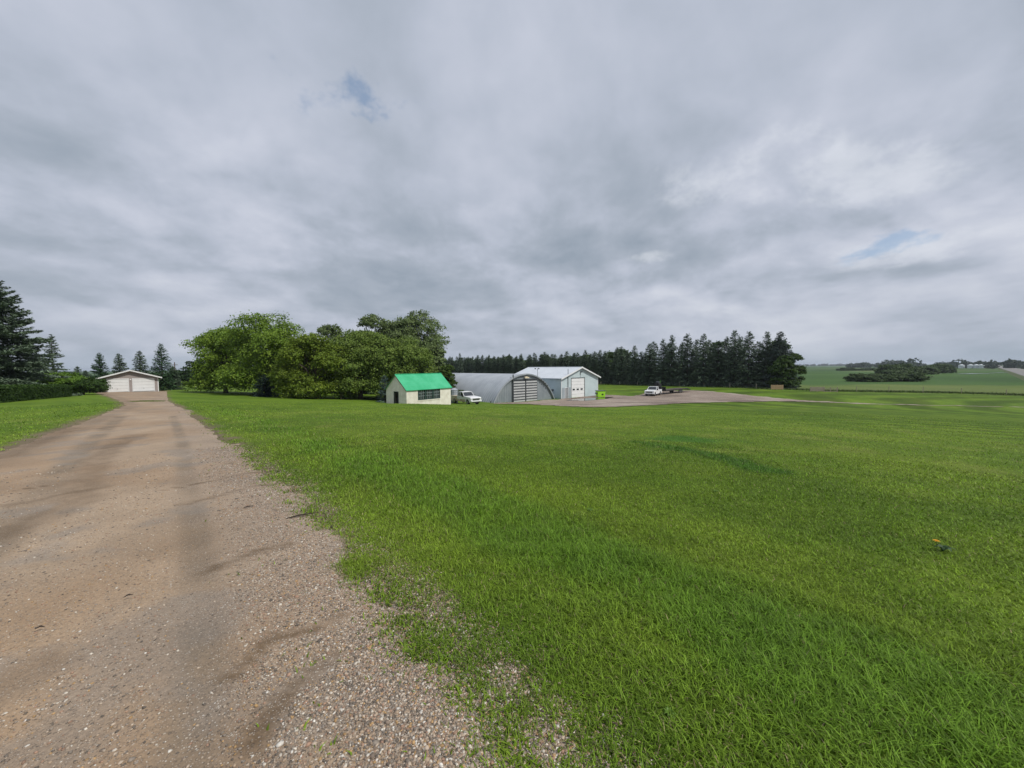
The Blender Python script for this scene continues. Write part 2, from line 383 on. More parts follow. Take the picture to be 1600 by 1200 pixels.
def drive_h(x, y, e):
    ruts = 0
    for ln, wd in zip(TRACK, (.16, .26)):
        d, _ = pdist(x, y, ln); ruts = ruts+.018*(1-sstep(0, wd*1.3, d))
    return H(x, y)+.028*(fbm(x, y, 4, 1.8)-.5)-ruts+.010*sstep(-1.5, -.3, e)-.055*sstep(-.38, .42, e+(fbm(x, y, 4, 4.)-.5)*.5)
# ------------------------------------------------------------------ ground materials
def turf_material():
    m = bpy.data.materials.new('turf'); m.use_nodes = True; t = m.node_tree; t.nodes.clear(); k = NT(t)
    co = k.n('ShaderNodeTexCoord').outputs['Object']
    at = k.n('ShaderNodeAttribute', attribute_name='Col').outputs['Color']
    n1 = k.noise(co, 28., 4, .7); n2 = k.noise(co, 3.2, 5, .65); n3 = k.noise(co, .55, 5, .6)
    v = k.m('ADD', k.m('ADD', k.m('MULTIPLY', n1, .8), k.m('MULTIPLY', n2, .7)), k.m('MULTIPLY', n3, .5))
    col = k.vm('SCALE', at, k.rng(v, .65, 1.35, .68, 1.38, 'LINEAR'))
    p = k.n('ShaderNodeBsdfPrincipled'); k.inp(p.inputs['Base Color'], col); p.inputs['Roughness'].default_value = .85
    p.inputs['Specular IOR Level'].default_value = .12
    b = k.n('ShaderNodeBump'); b.inputs['Strength'].default_value = .9; b.inputs['Distance'].default_value = 1.
    k.inp(b.inputs['Height'], k.m('ADD', k.m('MULTIPLY', n1, .025), k.m('MULTIPLY', n2, .07))); k.inp(p.inputs['Normal'], b.outputs[0])
    o = k.n('ShaderNodeOutputMaterial'); t.links.new(p.outputs[0], o.inputs[0]); return m
def gravel_material(name='gravel', fine=1.0):
    m = bpy.data.materials.new(name); m.use_nodes = True; t = m.node_tree; t.nodes.clear(); k = NT(t)
    co = k.n('ShaderNodeTexCoord').outputs['Object']
    at = k.n('ShaderNodeAttribute', attribute_name='Col'); loose = k.n('ShaderNodeAttribute', attribute_name='Aux').outputs['Fac']
    def vor(sc):
        v = k.n('ShaderNodeTexVoronoi', feature='F1'); k.inp(v.inputs['Vector'], co); v.inputs['Scale'].default_value = sc; return v
    v1, v2 = vor(95*fine), vor(52*fine)
    s1 = k.n('ShaderNodeSeparateColor'); k.inp(s1.inputs[0], v1.outputs['Color']); s2 = k.n('ShaderNodeSeparateColor'); k.inp(s2.inputs[0], v2.outputs['Color'])
    stone = k.ramp(s1.outputs[0], [(0, (.10, .09, .085)), (.25, (.27, .21, .16)), (.5, (.40, .32, .25)), (.75, (.48, .41, .34)), (.93, (.62, .57, .50)), (1, (.72, .69, .64))])
    mud = at.outputs['Color']
    mudv = k.vm('SCALE', mud, k.rng(k.noise(co, 60., 4, .7), .3, .7, .78, 1.22, 'LINEAR'))
    # a share of the cells is a stone showing through the packed fines
    thr = k.rng(loose, 0., 1., .45, .02, 'LINEAR')
    on = k.m('MULTIPLY', k.m('GREATER_THAN', s1.outputs[1], thr), k.rng(v1.outputs['Distance'], .42, .30))
    on2 = k.m('MULTIPLY', k.m('GREATER_THAN', s2.outputs[1], k.m('ADD', k.m('MULTIPLY', thr, .5), .55)), k.rng(v2.outputs['Distance'], .40, .28))
    stone2 = k.ramp(s2.outputs[0], [(0, (.14, .12, .10)), (.3, (.36, .27, .18)), (.7, (.50, .40, .30)), (1, (.68, .62, .52))])
    c = k.mix(on, mudv, k.mix(.66, stone, mudv)); c = k.mix(on2, c, k.mix(k.rng(loose, 0., 1., .72, .3, 'LINEAR'), stone2, mudv))
    c = k.mix(k.m('MULTIPLY', on, loose), c, stone)
    big = k.noise(co, .9, 5, .6); c = k.vm('SCALE', c, k.rng(big, .3, .7, .86, 1.12, 'LINEAR'))
    p = k.n('ShaderNodeBsdfPrincipled'); k.inp(p.inputs['Base Color'], c); p.inputs['Roughness'].default_value = .8; p.inputs['Specular IOR Level'].default_value = .25
    hh = k.m('ADD', k.m('ADD', k.m('MULTIPLY', on, .0035), k.m('MULTIPLY', on2, .006)), k.m('MULTIPLY', k.noise(co, 14., 5, .65), .018))
    b = k.n('ShaderNodeBump'); b.inputs['Strength'].default_value = .9; b.inputs['Distance'].default_value = 1.; k.inp(b.inputs['Height'], hh); k.inp(p.inputs['Normal'], b.outputs[0])
    o = k.n('ShaderNodeOutputMaterial'); t.links.new(p.outputs[0], o.inputs[0]); return m
def aux(me, vals):
    a = me.color_attributes.new('Aux', 'FLOAT_COLOR', 'POINT'); c = np.ones((len(vals), 4), np.float32); c[:, :3] = np.asarray(vals)[:, None]; a.data.foreach_set('color', c.ravel())

TURF = turf_material(); GRAVEL = gravel_material()

# ------------------------------------------------------------------ the ground: one sheet to the horizon
_rr = np.r_[0., np.geomspace(.35, 7500, 330)]; _na = 900
_aa = np.linspace(-math.pi, math.pi, _na, endpoint=False)
RR, AA = np.meshgrid(_rr[1:], _aa, indexing='ij'); GX = (RR*np.sin(AA)); GY = RR*np.cos(AA)
gx, gy = GX.ravel(), GY.ravel(); gr = RR.ravel()
gz = G(gx, gy)
near = gr < 130
e_ = np.full(len(gx), 99.); e_[near] = edge(gx[near], gy[near]); eL = np.full(len(gx), 99.); eL[near] = edgeL(gx[near], gy[near])
ondrive = (sstep(.25, -.25, e_) if False else (1-sstep(-.55, -.15, e_)))*(1-sstep(-.35, -.05, eL))*near
yin = inside(gx, gy, YARD)
gz = gz-.10*np.clip(ondrive, 0, 1)-.06*yin
lc = lawncol(gx, gy); fc = fieldcol(gx, gy, gr); il = inside(gx, gy, LAWN)
gc = np.where(il[:, None], lc, fc)
soil = np.array([.17, .125, .085])
ne = fbm(gx, gy, 4, 2.2)
t = ((1-sstep(-.2, .3, e_+(ne-.5)*.9))*sstep(-3., -2.9, e_)*.85*near)[:, None]; gc = gc*(1-t)+soil*t
t = ((1-sstep(.0, .5, eL+(ne-.5)*.6))*sstep(-3., -2.9, eL)*.8*near)[:, None]; gc = gc*(1-t)+soil*t
# under the near blades the turf floor is darker thatch
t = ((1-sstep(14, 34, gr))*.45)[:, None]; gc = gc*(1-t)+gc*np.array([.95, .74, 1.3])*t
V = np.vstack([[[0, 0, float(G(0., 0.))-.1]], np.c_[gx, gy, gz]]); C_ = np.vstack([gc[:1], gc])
i = np.arange(len(_rr)-2)[:, None]; j = np.arange(_na)[None]; j2 = (j+1) % _na
Fq = np.stack([1+i*_na+j, 1+i*_na+j2, 1+(i+1)*_na+j2, 1+(i+1)*_na+j], -1).reshape(-1, 4)[:, ::-1]
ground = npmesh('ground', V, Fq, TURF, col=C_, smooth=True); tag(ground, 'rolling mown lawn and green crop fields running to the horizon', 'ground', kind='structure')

# ------------------------------------------------------------------ driveway
ns, nc = 760, 120
def resample(P, s):
    d = np.linspace(0, 1, len(P)); return np.c_[np.interp(s, d, P[:, 0]), np.interp(s, d, P[:, 1])]
_sl = np.r_[0, np.cumsum(np.hypot(*np.diff(_rp, axis=0).T))]; _sl /= _sl[-1]
sv = np.linspace(0, 1, ns)**1.9*.97+np.linspace(0, 1, ns)*.03
A = np.c_[np.interp(sv, _sl, _rp[:, 0]), np.interp(sv, _sl, _rp[:, 1])]
_ll = np.r_[0, np.cumsum(np.hypot(*np.diff(_lp, axis=0).T))]; _ll /= _ll[-1]
B = np.c_[np.interp(sv, _ll, _lp[:, 0]), np.interp(sv, _ll, _lp[:, 1])]
T = A-B; W_ = np.hypot(T[:, 0], T[:, 1])[:, None]; T = T/W_
wob = ((fbm(A[:, 0], A[:, 1], 4, 1.5)-.5)*.4)[:, None]; A = A+T*(wob+.5)
wob = ((fbm(B[:, 0], B[:, 1], 4, .9)-.5)*.8)[:, None]; B = B-T*wob
cc = np.linspace(0, 1, nc)[None, :, None]
PP = B[:, None]*(1-cc)+A[:, None]*cc; dx, dy = PP[..., 0].ravel(), PP[..., 1].ravel()
rr_ = np.hypot(dx, dy)
de = edge(dx, dy); dl = edgeL(dx, dy)
base = np.array([.320, .222, .138]); t1 = sstep(.35, .65, fbm(dx, dy, 4, .45))[:, None]
dc = base*(1-t1)+np.array([.360, .268, .182])*t1
n_ = fbm(dx, dy, 4, 2.5); nn = fbm(dx, dy, 4, 6.)
for ln, wd in zip(TRACK, (.16, .26)):
    d, _ = pdist(dx, dy, ln); t1 = ((1-sstep(.3*wd, 1.3*wd, d))*(.35+.5*sstep(.3, .65, fbm(dx, dy, 3, 1.1)))*.95)[:, None]
    dc = dc*(1-t1)+np.array([.180, .136, .090])*t1
t1 = (sstep(.56, .72, fbm(dx+3, dy*1., 4, .8))*.3*(1-sstep(8, 16, rr_)))[:, None]; dc = dc*(1-t1)+np.array([.19, .128, .075])*t1
t1 = (sstep(.6, .7, fbm(dx-30, dy+8, 4, 1.4))*.45)[:, None]; dc = dc*(1-t1)+np.array([.20, .185, .165])*t1
t1 = ((1-sstep(.1, .7, np.abs(dl+.45)))*.55*(fbm(dx, dy, 3, .7)+.2))[:, None]; dc = dc*(1-t1)+np.array([.12, .088, .055])*t1
t1 = (sstep(22, 40, rr_)*.45*sstep(.35, .65, fbm(dx, dy, 4, .35)))[:, None]; dc = dc*(1-t1)+np.array([.20, .135, .085])*t1
lo = np.clip(.10+.95*sstep(-1.55, -.25, de+(n_-.5)*.9)*(1-sstep(9, 20, rr_)*.6)+.12*sstep(.5, .7, nn), 0, 1)
t1 = (lo*.55)[:, None]; dc = dc*(1-t1)+np.array([.285, .225, .172])*t1
for ln, wd in zip(STREAKS, STW):
    d, p_ = pdist(dx+.20*(fbm(dx, dy, 4, 3.)-.5), dy+.20*(fbm(dx+5, dy, 4, 3.)-.5), ln)
    t1 = ((1-sstep(.35*wd, 1.4*wd, d))*(.65+.35*sstep(.35, .6, nn))*.9*(.5 if wd > .1 else .9))[:, None]
    lo = lo*(1-.85*t1[:, 0]); dc = dc*(1-t1)+np.array([.100, .062, .030])*t1
dz_ = drive_h(dx, dy, de)
em = np.tile(np.minimum(np.arange(nc), np.arange(nc)[::-1]), ns); dz_ -= np.where(em == 0, .10, 0.)
# green islets in the drive in front of the garage are handled by tufts
Vd = np.c_[dx, dy, dz_]; i = np.arange(ns-1)[:, None]; j = np.arange(nc-1)[None]
Fd = np.stack([i*nc+j, i*nc+j+1, (i+1)*nc+j+1, (i+1)*nc+j], -1).reshape(-1, 4)
drv = npmesh('driveway', Vd, Fd[:, ::-1], GRAVEL, col=dc, smooth=True); aux(drv.data, lo)
if drv.data.polygons[100].normal.z < 0: drv.data.flip_normals()
if ground.data.polygons[5000].normal.z < 0: ground.data.flip_normals()
tag(drv, 'tan gravel driveway with brown rain streaks running to the double garage', 'driveway', kind='structure')

# ------------------------------------------------------------------ gravel yard by the shop (grid cells inside the outline)
q = .55; xs = np.arange(-8, 132, q); ys = np.arange(36, 100, q)
YX, YY = np.meshgrid(xs, ys, indexing='ij'); fx = YX.ravel(); fy = YY.ravel()
jx = fx+(fbm(fx, fy, 3, .5)-.5)*2.2; jy = fy+(fbm(fx+50, fy, 3, .5)-.5)*2.2
ok = inside(jx, jy, YARD).reshape(YX.shape); okf = ok[:-1, :-1] & ok[1:, :-1] & ok[:-1, 1:] & ok[1:, 1:]
ii, jj = np.where(okf); n2_ = len(ys)
Fy = np.stack([ii*n2_+jj, (ii+1)*n2_+jj, (ii+1)*n2_+jj+1, ii*n2_+jj+1], -1)
used = np.unique(Fy); rm = -np.ones(len(fx), int); rm[used] = np.arange(len(used)); Fy = rm[Fy]
ux, uy = fx[used], fy[used]
yc = np.array([.235, .185, .150])*np.ones((len(ux), 1)); t1 = sstep(.4, .7, fbm(ux, uy, 4, .18))[:, None]; yc = yc*(1-t1)+np.array([.31, .26, .215])*t1
t1 = (sstep(.55, .72, fbm(ux*.5, uy*1.6, 4, .3))*.8)[:, None]; yc = yc*(1-t1)+np.array([.13, .098, .078])*t1
t1 = (sstep(47, 60, ux))[:, None]; yc = yc*(1-t1)+np.array([.30, .26, .20])*t1
yard = npmesh('gravel_yard', np.c_[ux, uy, H(ux, uy)+.03], Fy, GRAVEL, col=yc, smooth=True); aux(yard.data, np.full(len(ux), .2))
tag(yard, 'brown gravel yard in front of the workshop and parked trucks', 'gravel yard', kind='structure')

# ------------------------------------------------------------------ grass blades
rng_ = np.random.RandomState(11)
def ring(n, r0, r1, amax=66):
    """density falling as 1/r^2: uniform in log r"""
    r = r0*np.exp(rng_.rand(n)*math.log(r1/r0)); a = np.radians((rng_.rand(n)*2-1)*amax); return r*np.sin(a), r*np.cos(a), r
def ringu(n, r0, r1, amax=66):
    r = np.sqrt(r0*r0+rng_.rand(n)*(r1*r1-r0*r0)); a = np.radians((rng_.rand(n)*2-1)*amax); return r*np.sin(a), r*np.cos(a), r
def blades(x, y, z, h, wd, lean, col, seg=3, az=None):
    n = len(x); az = rng_.rand(n)*2*math.pi if az is None else az
    dxx, dyy = np.cos(az), np.sin(az); sx, sy = -dyy, dxx
    ts = np.linspace(0, 1, seg+1); rows = []
    for q_, t in enumerate(ts):
        off = lean*h*t**1.7; up = h*t*np.sqrt(np.maximum(.04, 1-(lean*.75*t)**2)); ww = wd*.5*(1-t**1.6)
        cx_, cy_, cz_ = x+dxx*off, y+dyy*off, z+up
        if q_ < seg: rows += [np.c_[cx_-sx*ww, cy_-sy*ww, cz_], np.c_[cx_+sx*ww, cy_+sy*ww, cz_]]
        else: rows.append(np.c_[cx_, cy_, cz_])
    k_ = 2*seg+1; V = np.stack(rows, 1).reshape(-1, 3); b = (np.arange(n)*k_)[:, None]
    tri = []
    for s_ in range(seg-1): tri += [[2*s_, 2*s_+1, 2*s_+3], [2*s_, 2*s_+3, 2*s_+2]]
    tri.append([2*seg-2, 2*seg-1, 2*seg]); F = np.concatenate([b+np.array(t_)[None] for t_ in tri])
    shade = np.repeat(ts, 2)[:k_]
    C = col[:, None, :]*(1.0+0*shade[None, :, None]); return V, F, C.reshape(-1, 3)
def join(parts):
    Vs, Fs, Cs, o = [], [], [], 0
    for V, F, C in parts: Vs.append(V); Fs.append(F+o); Cs.append(C); o += len(V)
    return np.vstack(Vs), np.vstack(Fs), np.vstack(Cs)
BLADE = mat('grass_blade', (1, 1, 1), (1.12, 1.12, 1.05), 1.5, .55, attr='Col', spec=.22, trans=.30)
ISLET = [(-31.9,32.6),(-32.6,33.9),(-33.4,34.7)]
def lawn_batch(n, r0, r1, seg, uni=False, hs=1.):
    x, y, r = (ringu if uni else ring)(n, r0, r1)
    e = edge(x, y); eL_ = edgeL(x, y); nz = fbm(x, y, 4, 2.2); nb = fbm(x+11, y, 4, .7)
    clump = fbm(x-7, y+3, 4, 5.0)
    p = sstep(-.20, .25, e+(nz-.5)*.9)
    pl = sstep(-.1, .35, eL_+(nz-.5)*.7)
    prob = np.where(e > -.6, p, np.where(eL_ > -.2, pl, 0.))
    prob = np.where(inside(x, y, YARD), 0., prob)*(.50+.8*sstep(.3, .62, clump*.6+nb*.4))
    keep = rng_.rand(n) < prob; x, y, r, e, nb, clump, nz = [a[keep] for a in (x, y, r, e, nb, clump, nz)]; m_ = len(x)
    ver = np.exp(-((e-1.55)/.85)**2)*(.5+nb)*(1-sstep(25, 45, r)); ver = np.where(e > 0, ver, .2)
    col = lawncol(x, y); v_ = (sstep(.35, .9, ver)*.45)[:, None]; col = col*(1-v_)+np.array([.060, .150, .012])*v_
    dry = rng_.rand(m_) < (.035+.08*(1-sstep(.3, 1.2, e))*(e > 0)); col = np.where(dry[:, None], np.array([.20, .175, .085])*(.5+.6*rng_.rand(m_))[:, None], col)
    col = col*(.55+1.15*rng_.rand(m_)[:, None]**1.5)*np.array([1.72, 1.60, 1.9])
    h = (.020+.026*rng_.rand(m_))*(1+1.1*ver)*(.75+.6*clump)*hs; tall = rng_.rand(m_) < .02+.04*ver; h = np.where(tall, h*1.5, h); h = np.where(dry, h*.7, h)
    dcl, _ = pdist(x, y, CLOVER); h = h*(1+.7*(1-sstep(.2, .5, dcl)))
    far = np.maximum(1, r/3.5); wd = (.0042+.0028*rng_.rand(m_))*far**.82; h = h*far**.12
    lean = .45+1.0*rng_.rand(m_); return blades(x, y, G(x, y)-.004, h, wd, lean, col, seg)
parts = [lawn_batch(150000, .8, 3.6, 3, True), lawn_batch(300000, 3.4, 12, 2), lawn_batch(200000, 12, 46, 1)]
V, F_, C_ = join(parts)
tag(npmesh('lawn_grass', V, F_, BLADE, col=C_), 'short mown grass blades covering the lawn', 'grass', kind='stuff')

# bright low weeds creeping over the gravel at the driveway edge
x, y, r = ring(210000, 1.2, 30); e = edge(x, y); band = fbm(x, y, 3, 1.1); c5 = fbm(x+3, y, 4, 7.)
pc = np.exp(-((e+.12-.4*(band-.5))/.16)**2)*sstep(.30, .46, band)*sstep(.25, .45, c5)+.05*np.exp(-((e+.65)/.35)**2)*(c5 > .62)
xi, yi = -32.7, 33.8
keep = rng_.rand(len(x)) < pc; x, y, r = x[keep], y[keep], r[keep]; n = len(x)
col = np.array([.150, .235, .018])*(.6+.8*rng_.rand(n)[:, None]); far = np.maximum(1, r/3.5)
P1 = blades(x, y, H(x, y)-.0, (.018+.03*rng_.rand(n))*far**.2, (.007+.005*rng_.rand(n))*far**.7, .5+.9*rng_.rand(n), col, 2)
u_, v_ = rng_.randn(2500)*.35, rng_.randn(2500)*.35; x = -32.6+u_*.8-v_*.7; y = 33.8+u_*.8+v_*.7*.6; col = np.array([.09, .16, .02])*(.6+.8*rng_.rand(2500)[:, None])
P2 = blades(x, y, H(x, y), .04+.05*rng_.rand(2500), .04+.03*rng_.rand(2500), .5+.5*rng_.rand(2500), col, 2)
V, F_, C_ = join([P1, P2])
tag(npmesh('edge_weeds', V, F_, BLADE, col=C_), 'yellow green creeping weeds along the gravel edge', 'weeds', kind='stuff')

# ------------------------------------------------------------------ loose stones
STONE = mat('pebble', (1, 1, 1), (.75, .75, .75), 60., .65, attr='Col', spec=.35)
phi = (1+5**.5)/2
ico = np.array([(-1,phi,0),(1,phi,0),(-1,-phi,0),(1,-phi,0),(0,-1,phi),(0,1,phi),(0,-1,-phi),(0,1,-phi),(phi,0,-1),(phi,0,1),(-phi,0,-1),(-phi,0,1)])/math.sqrt(1+phi*phi)
icf = np.array([(0,11,5),(0,5,1),(0,1,7),(0,7,10),(0,10,11),(1,5,9),(5,11,4),(11,10,2),(10,7,6),(7,1,8),(3,9,4),(3,4,2),(3,2,6),(3,6,8),(3,8,9),(4,9,5),(2,4,11),(6,2,10),(8,6,7),(9,8,1)])
x, y, r = ring(560000, 1.0, 12); e = edge(x, y); nb = fbm(x, y, 3, 2.5)
pr_ = np.where(e < .8, (.16*(e < -.3)+.95*sstep(-1.3, -.15, e+(nb-.5)*.8))*(1-sstep(.05, .45, e+(nb-.5)*.5)), 0); pr_ = np.where(edgeL(x, y) > 0, 0, pr_)
dS = np.min([pdist(x, y, ln)[0]/wd for ln, wd in zip(STREAKS, STW)], axis=0); pr_ = pr_*sstep(.5, 1.5, dS)
dT, _ = pdist(x, y, TRACK[0]); pr_ *= .15+.85*sstep(.1, .3, dT)
keep = rng_.rand(len(x)) < pr_*.95; x, y, r, e = x[keep], y[keep], r[keep], e[keep]; n = len(x)
sz = (.0032+.0048*rng_.rand(n)**2.6)*np.maximum(1, r/4.5)**.6; big_ = rng_.rand(n) < .015; sz = np.where(big_ & (e > -1.5), sz*1.7, sz)
P = ico[None]*(1+.22*rng_.randn(n, 12, 1)); P = P*sz[:, None, None]*np.stack([1+.5*rng_.rand(n), .8+.3*rng_.rand(n), .5+.2*rng_.rand(n)], -1)[:, None]
a = rng_.rand(n)*6.28; ca, sa = np.cos(a)[:, None], np.sin(a)[:, None]
P = np.stack([P[..., 0]*ca-P[..., 1]*sa+x[:, None], P[..., 0]*sa+P[..., 1]*ca+y[:, None], P[..., 2]+(np.maximum(drive_h(x, y, e), G(x, y)-.10*(1-sstep(-.55, -.15, e)))+sz*.22)[:, None]], -1)
pal = np.array([(.36,.27,.19),(.28,.235,.19),(.47,.38,.29),(.15,.125,.10),(.60,.54,.45),(.44,.28,.13),(.35,.22,.15),(.66,.62,.55),(.22,.17,.13)])
pc = pal[rng_.choice(len(pal), n, p=[.22,.18,.14,.14,.07,.06,.1,.03,.06])]*(.75+.4*rng_.rand(n, 1))
F_ = (np.arange(n)[:, None, None]*12+icf[None]).reshape(-1, 3)
tag(npmesh('loose_gravel', P.reshape(-1, 3), F_, STONE, col=np.repeat(pc, 12, 0), smooth=False), 'loose mixed pebbles on the driveway shoulder', 'gravel', kind='stuff')
print('blades_stones', n)

# ------------------------------------------------------------------ buildings
WHITE = mat('white_paint', (.76, .77, .77), (.70, .71, .71), 1.5, .45, bump=.0)
TAUPE = mat('taupe_siding', (.33, .29, .275), (.30, .265, .25), 2., .6, ribs=(2, .2, .012))
SHINGLE = mat('grey_shingle', (.22, .20, .19), (.16, .15, .14), 8., .85, bump=.01)
STUCCO = mat('cream_stucco', (.78, .75, .66), (.64, .60, .51), 1.6, .85, bump=.008, bscale=20.)
GREENROOF = mat('green_roof_metal', (.035, .36, .165), (.07, .44, .23), .7, .45, ribs=(0, .61, .02))
DARKGREEN = mat('dark_green_wood', (.022, .055, .045), (.035, .07, .06), 4., .6)
DARK = mat('dark_interior', (.012, .014, .014), (.02, .02, .02), 2., .8)
BROWNTRIM = mat('brown_trim', (.09, .06, .045), (.12, .08, .06), 4., .7)
GALV = mat('galvanised_shell', (.42, .45, .48), (.33, .36, .395), .35, .48, metal=.35, spec=.5)
GALVWALL = mat('galvanised_wall', (.30, .335, .355), (.235, .27, .29), .7, .5, metal=.3, ribs=(0, .42, .05))
GALVDOOR = mat('galvanised_door', (.56, .57, .57), (.46, .47, .475), .8, .5, metal=.2)
DKSTEEL = mat('dark_steel', (.075, .085, .09), (.11, .12, .125), 2., .5, metal=.3)
PALEBLUE = mat('pale_blue_cladding', (.52, .61, .63), (.45, .54, .56), .6, .5, ribs=(0, .3, .03))
PALEBLUE2 = mat('pale_blue_shaded_cladding', (.46, .56, .60), (.40, .49, .53), .6, .5, ribs=(1, .3, .03))  # side wall copy: ribs turned, shade of the unlit side put into the colour
ROOFWHITE = mat('white_roof_metal', (.62, .66, .70), (.54, .58, .62), .5, .38, spec=.5, ribs=(1, .6, .03))
GLASS = mat('dark_glass', (.02, .025, .03), (.03, .035, .04), 2., .08, spec=.8)
GREYDOOR = mat('grey_door', (.30, .31, .32), (.26, .27, .28), 2., .5)
CONC = mat('concrete', (.38, .37, .35), (.30, .29, .27), 1.5, .85)
LAMPG = mat('cream_lens', (.75, .66, .48), (.7, .6, .42), 2., .35)

def gable(n, parent, wid, length, hw, hr, wallm, roofm, ov, thick, floor=-.6, sidem=None, holes=None):
    """front wall in the local plane y=0 facing -y, x along the front, y going back"""
    a = wid/2
    f = MB()
    if holes:      # front wall assembled round its openings: (x0,x1,z1)
        xs_ = [-a]
        for (x0, x1, z1) in holes: xs_ += [x0, x1]
        xs_.append(a); t = .12; top = lambda x: hw+(hr-hw)*(1-abs(x)/a)
        def col_(x0, x1, z0):
            P = [(x0, z0), (x1, z0), (x1, top(x1))]
            if x0 < 0 < x1: P.append((0, hr))
            P.append((x0, top(x0))); f.prism(P, 1, 0, t)
        for k in range(0, len(xs_)-1, 2):
            if xs_[k+1]-xs_[k] > .01: col_(xs_[k], xs_[k+1], floor)
        for (x0, x1, z1) in holes: col_(x0, x1, z1)
    else: f.prism([(-a, floor), (a, floor), (a, hw), (0, hr), (-a, hw)], 1, 0, .12)
    f.build('front_wall', wallm, parent)
    b = MB(); b.prism([(-a, floor), (a, floor), (a, hw), (0, hr), (-a, hw)], 1, length-.12, length); b.build('rear_wall', wallm, parent)
    for s in (-1, 1):
        w_ = MB(); w_.box(min(s*a, s*(a-.12)), max(s*a, s*(a-.12)), .12, length-.12, floor, hw-.02); w_.build('side_wall', sidem or wallm, parent)
    sl_ = (hr-hw)/a; e = a+ov; ze = hr-sl_*e
    r = MB(); r.prism([(-e, ze), (0, hr), (e, ze), (e, ze+thick), (0, hr+thick), (-e, ze+thick)], 1, -ov, length+ov)
    rf = r.build('roof', roofm, parent)
    return rf, sl_, e, ze

def place(u, Y): return (u-800)/590*Y
# ---- double garage
gx0, gy0 = -66.7, 66.0; gz0 = float(H(gx0, gy0))+.03
g = thing('garage', 'taupe double garage with two white doors at the end of the driveway', 'garage', (gx0, gy0, gz0), math.atan2(.707, .707))
rf, sl_, e, ze = gable('garage', g, 7.1, 8.5, 2.42, 3.62, TAUPE, SHINGLE, .5, .10, holes=[(-2.95, -.3, 2.2), (.3, 2.95, 2.2)])
m = MB()
for s in (-1, 1): m.prism([(0, 3.60), (s*e, ze-.03), (s*e, ze+.20), (0, 3.82)], 1, -.56, -.505)
m.build('fascia', WHITE, rf)
for s in (-1, 1):
    x0 = -2.95 if s < 0 else .3
    d = MB().box(x0, x0+2.65, .03, .08, .02, 2.2)
    for k in range(1, 4): pass
    dd = MB()
    for k in range(4): dd.box(x0+.01, x0+2.64, .015, .08, .03+k*.545, .03+k*.545+.525)
    do = dd.build('garage_door', WHITE, g, bevel=.008)
    hd = MB().box(x0+1.25, x0+1.4, -.02, .01, .5, .54); hd.build('handle', DKSTEEL, do)
    fr = MB().box(x0-.1, x0, -.03, .03, 0, 2.32).box(x0+2.65, x0+2.75, -.03, .03, 0, 2.32).box(x0, x0+2.65, -.03, .03, 2.2, 2.32); fr.build('door_frame', WHITE, g)
for s in (-1, 1): MB().box(min(s*3.57, s*3.45), max(s*3.57, s*3.45), -.03, .0, -.3, 2.40).build('corner_trim', WHITE, g)
lt = MB().box(-.08, .08, -.1, 0, 2.0, 2.2); lt.build('wall_lamp', WHITE, g)
MB().box(-3.2, 3.2, -1.2, -.04, -.5, -.02).build('apron_slab', CONC, g)

# ---- green roofed shed: front wall is the gable with the door; the long side faces right and towards the viewer
shz = -3.55
# local x along the gable (towards the near corner), local y along the long side
sa = math.atan2(-.6, .8)
sc_ = (-12.9-.8*2.05, 46+.6*2.05)
sh = thing('shed', 'cream shed with bright green gable roof and a wide dark multi pane window', 'shed', (sc_[0], sc_[1], shz), sa)
rf, sl_, e, ze = gable('shed', sh, 4.1, 7.4, 2.48, 4.28, STUCCO, GREENROOF, .16, .07, floor=-1., holes=[(-.38, .42, 2.12)])
# the long side wall rebuilt round the window opening
for o in [c for c in sh.children if c.name.startswith('side_wall')]:
    if sum(v.co.x for v in o.data.vertices) > 0: bpy.data.objects.remove(o)
wy0, wy1, wz0, wz1 = 1.75, 5.45, 1.05, 2.42
sw = MB().box(1.93, 2.05, .12, wy0, -1, 2.46).box(1.93, 2.05, wy1, 7.28, -1, 2.46).box(1.93, 2.05, wy0, wy1, -1, wz0).box(1.93, 2.05, wy0, wy1, wz1, 2.46)
sw.build('side_wall', STUCCO, sh)
MB().box(1.99, 2.10, wy0-.06, wy1+.06, wz0-.12, wz0-.002).build('window_sill', STUCCO, sh)
for k in range(3):
    y0 = wy0+k*(wy1-wy0)/3; y1 = y0+(wy1-wy0)/3
    fr = MB()
    fr.box(1.97, 2.08, y0, y0+.09, wz0, wz1).box(1.97, 2.08, y1-.09, y1-.001, wz0, wz1).box(1.97, 2.08, y0+.09, y1-.09, wz0, wz0+.09).box(1.97, 2.08, y0+.09, y1-.09, wz1-.12, wz1)
    wf = fr.build('window', DARKGREEN, sh)
    mu = MB(); gy_ = [y0+.09+(y1-y0-.18)*q/4 for q in range(1, 4)]
    for q in gy_: mu.box(2.0, 2.05, q-.018, q+.018, wz0+.09, wz1-.12)
    for q in (.36, .68): mu.box(1.995, 2.055, y0+.09, y1-.09, wz0+.09+(wz1-wz0-.21)*q-.02, wz0+.09+(wz1-wz0-.21)*q+.02)
    mu.build('muntins', mat('weathered_muntin', (.30, .36, .36), (.2, .25, .25), 3., .7), wf)
    MB().box(1.99, 2.0, y0+.09, y1-.09, wz0+.09, wz1-.12).build('pane', GLASS, wf)
dr_ = MB().box(.02, .42, .5, .54, 0, 2.08); dr_.build('door', GREYDOOR, sh)
MB().box(-.46, -.38, -.03, .09, 0, 2.2).box(.42, .50, -.03, .09, 0, 2.2).box(-.38, .42, -.03, .09, 2.12, 2.2).build('door_frame', DARKGREEN, sh)
MB().box(-.38, .02, .5, .54, -.3, 2.12).build('dark_doorway_sheet', DARK, sh)  # dark sheet filling the open half of the doorway, stands for the unlit inside
m = MB()
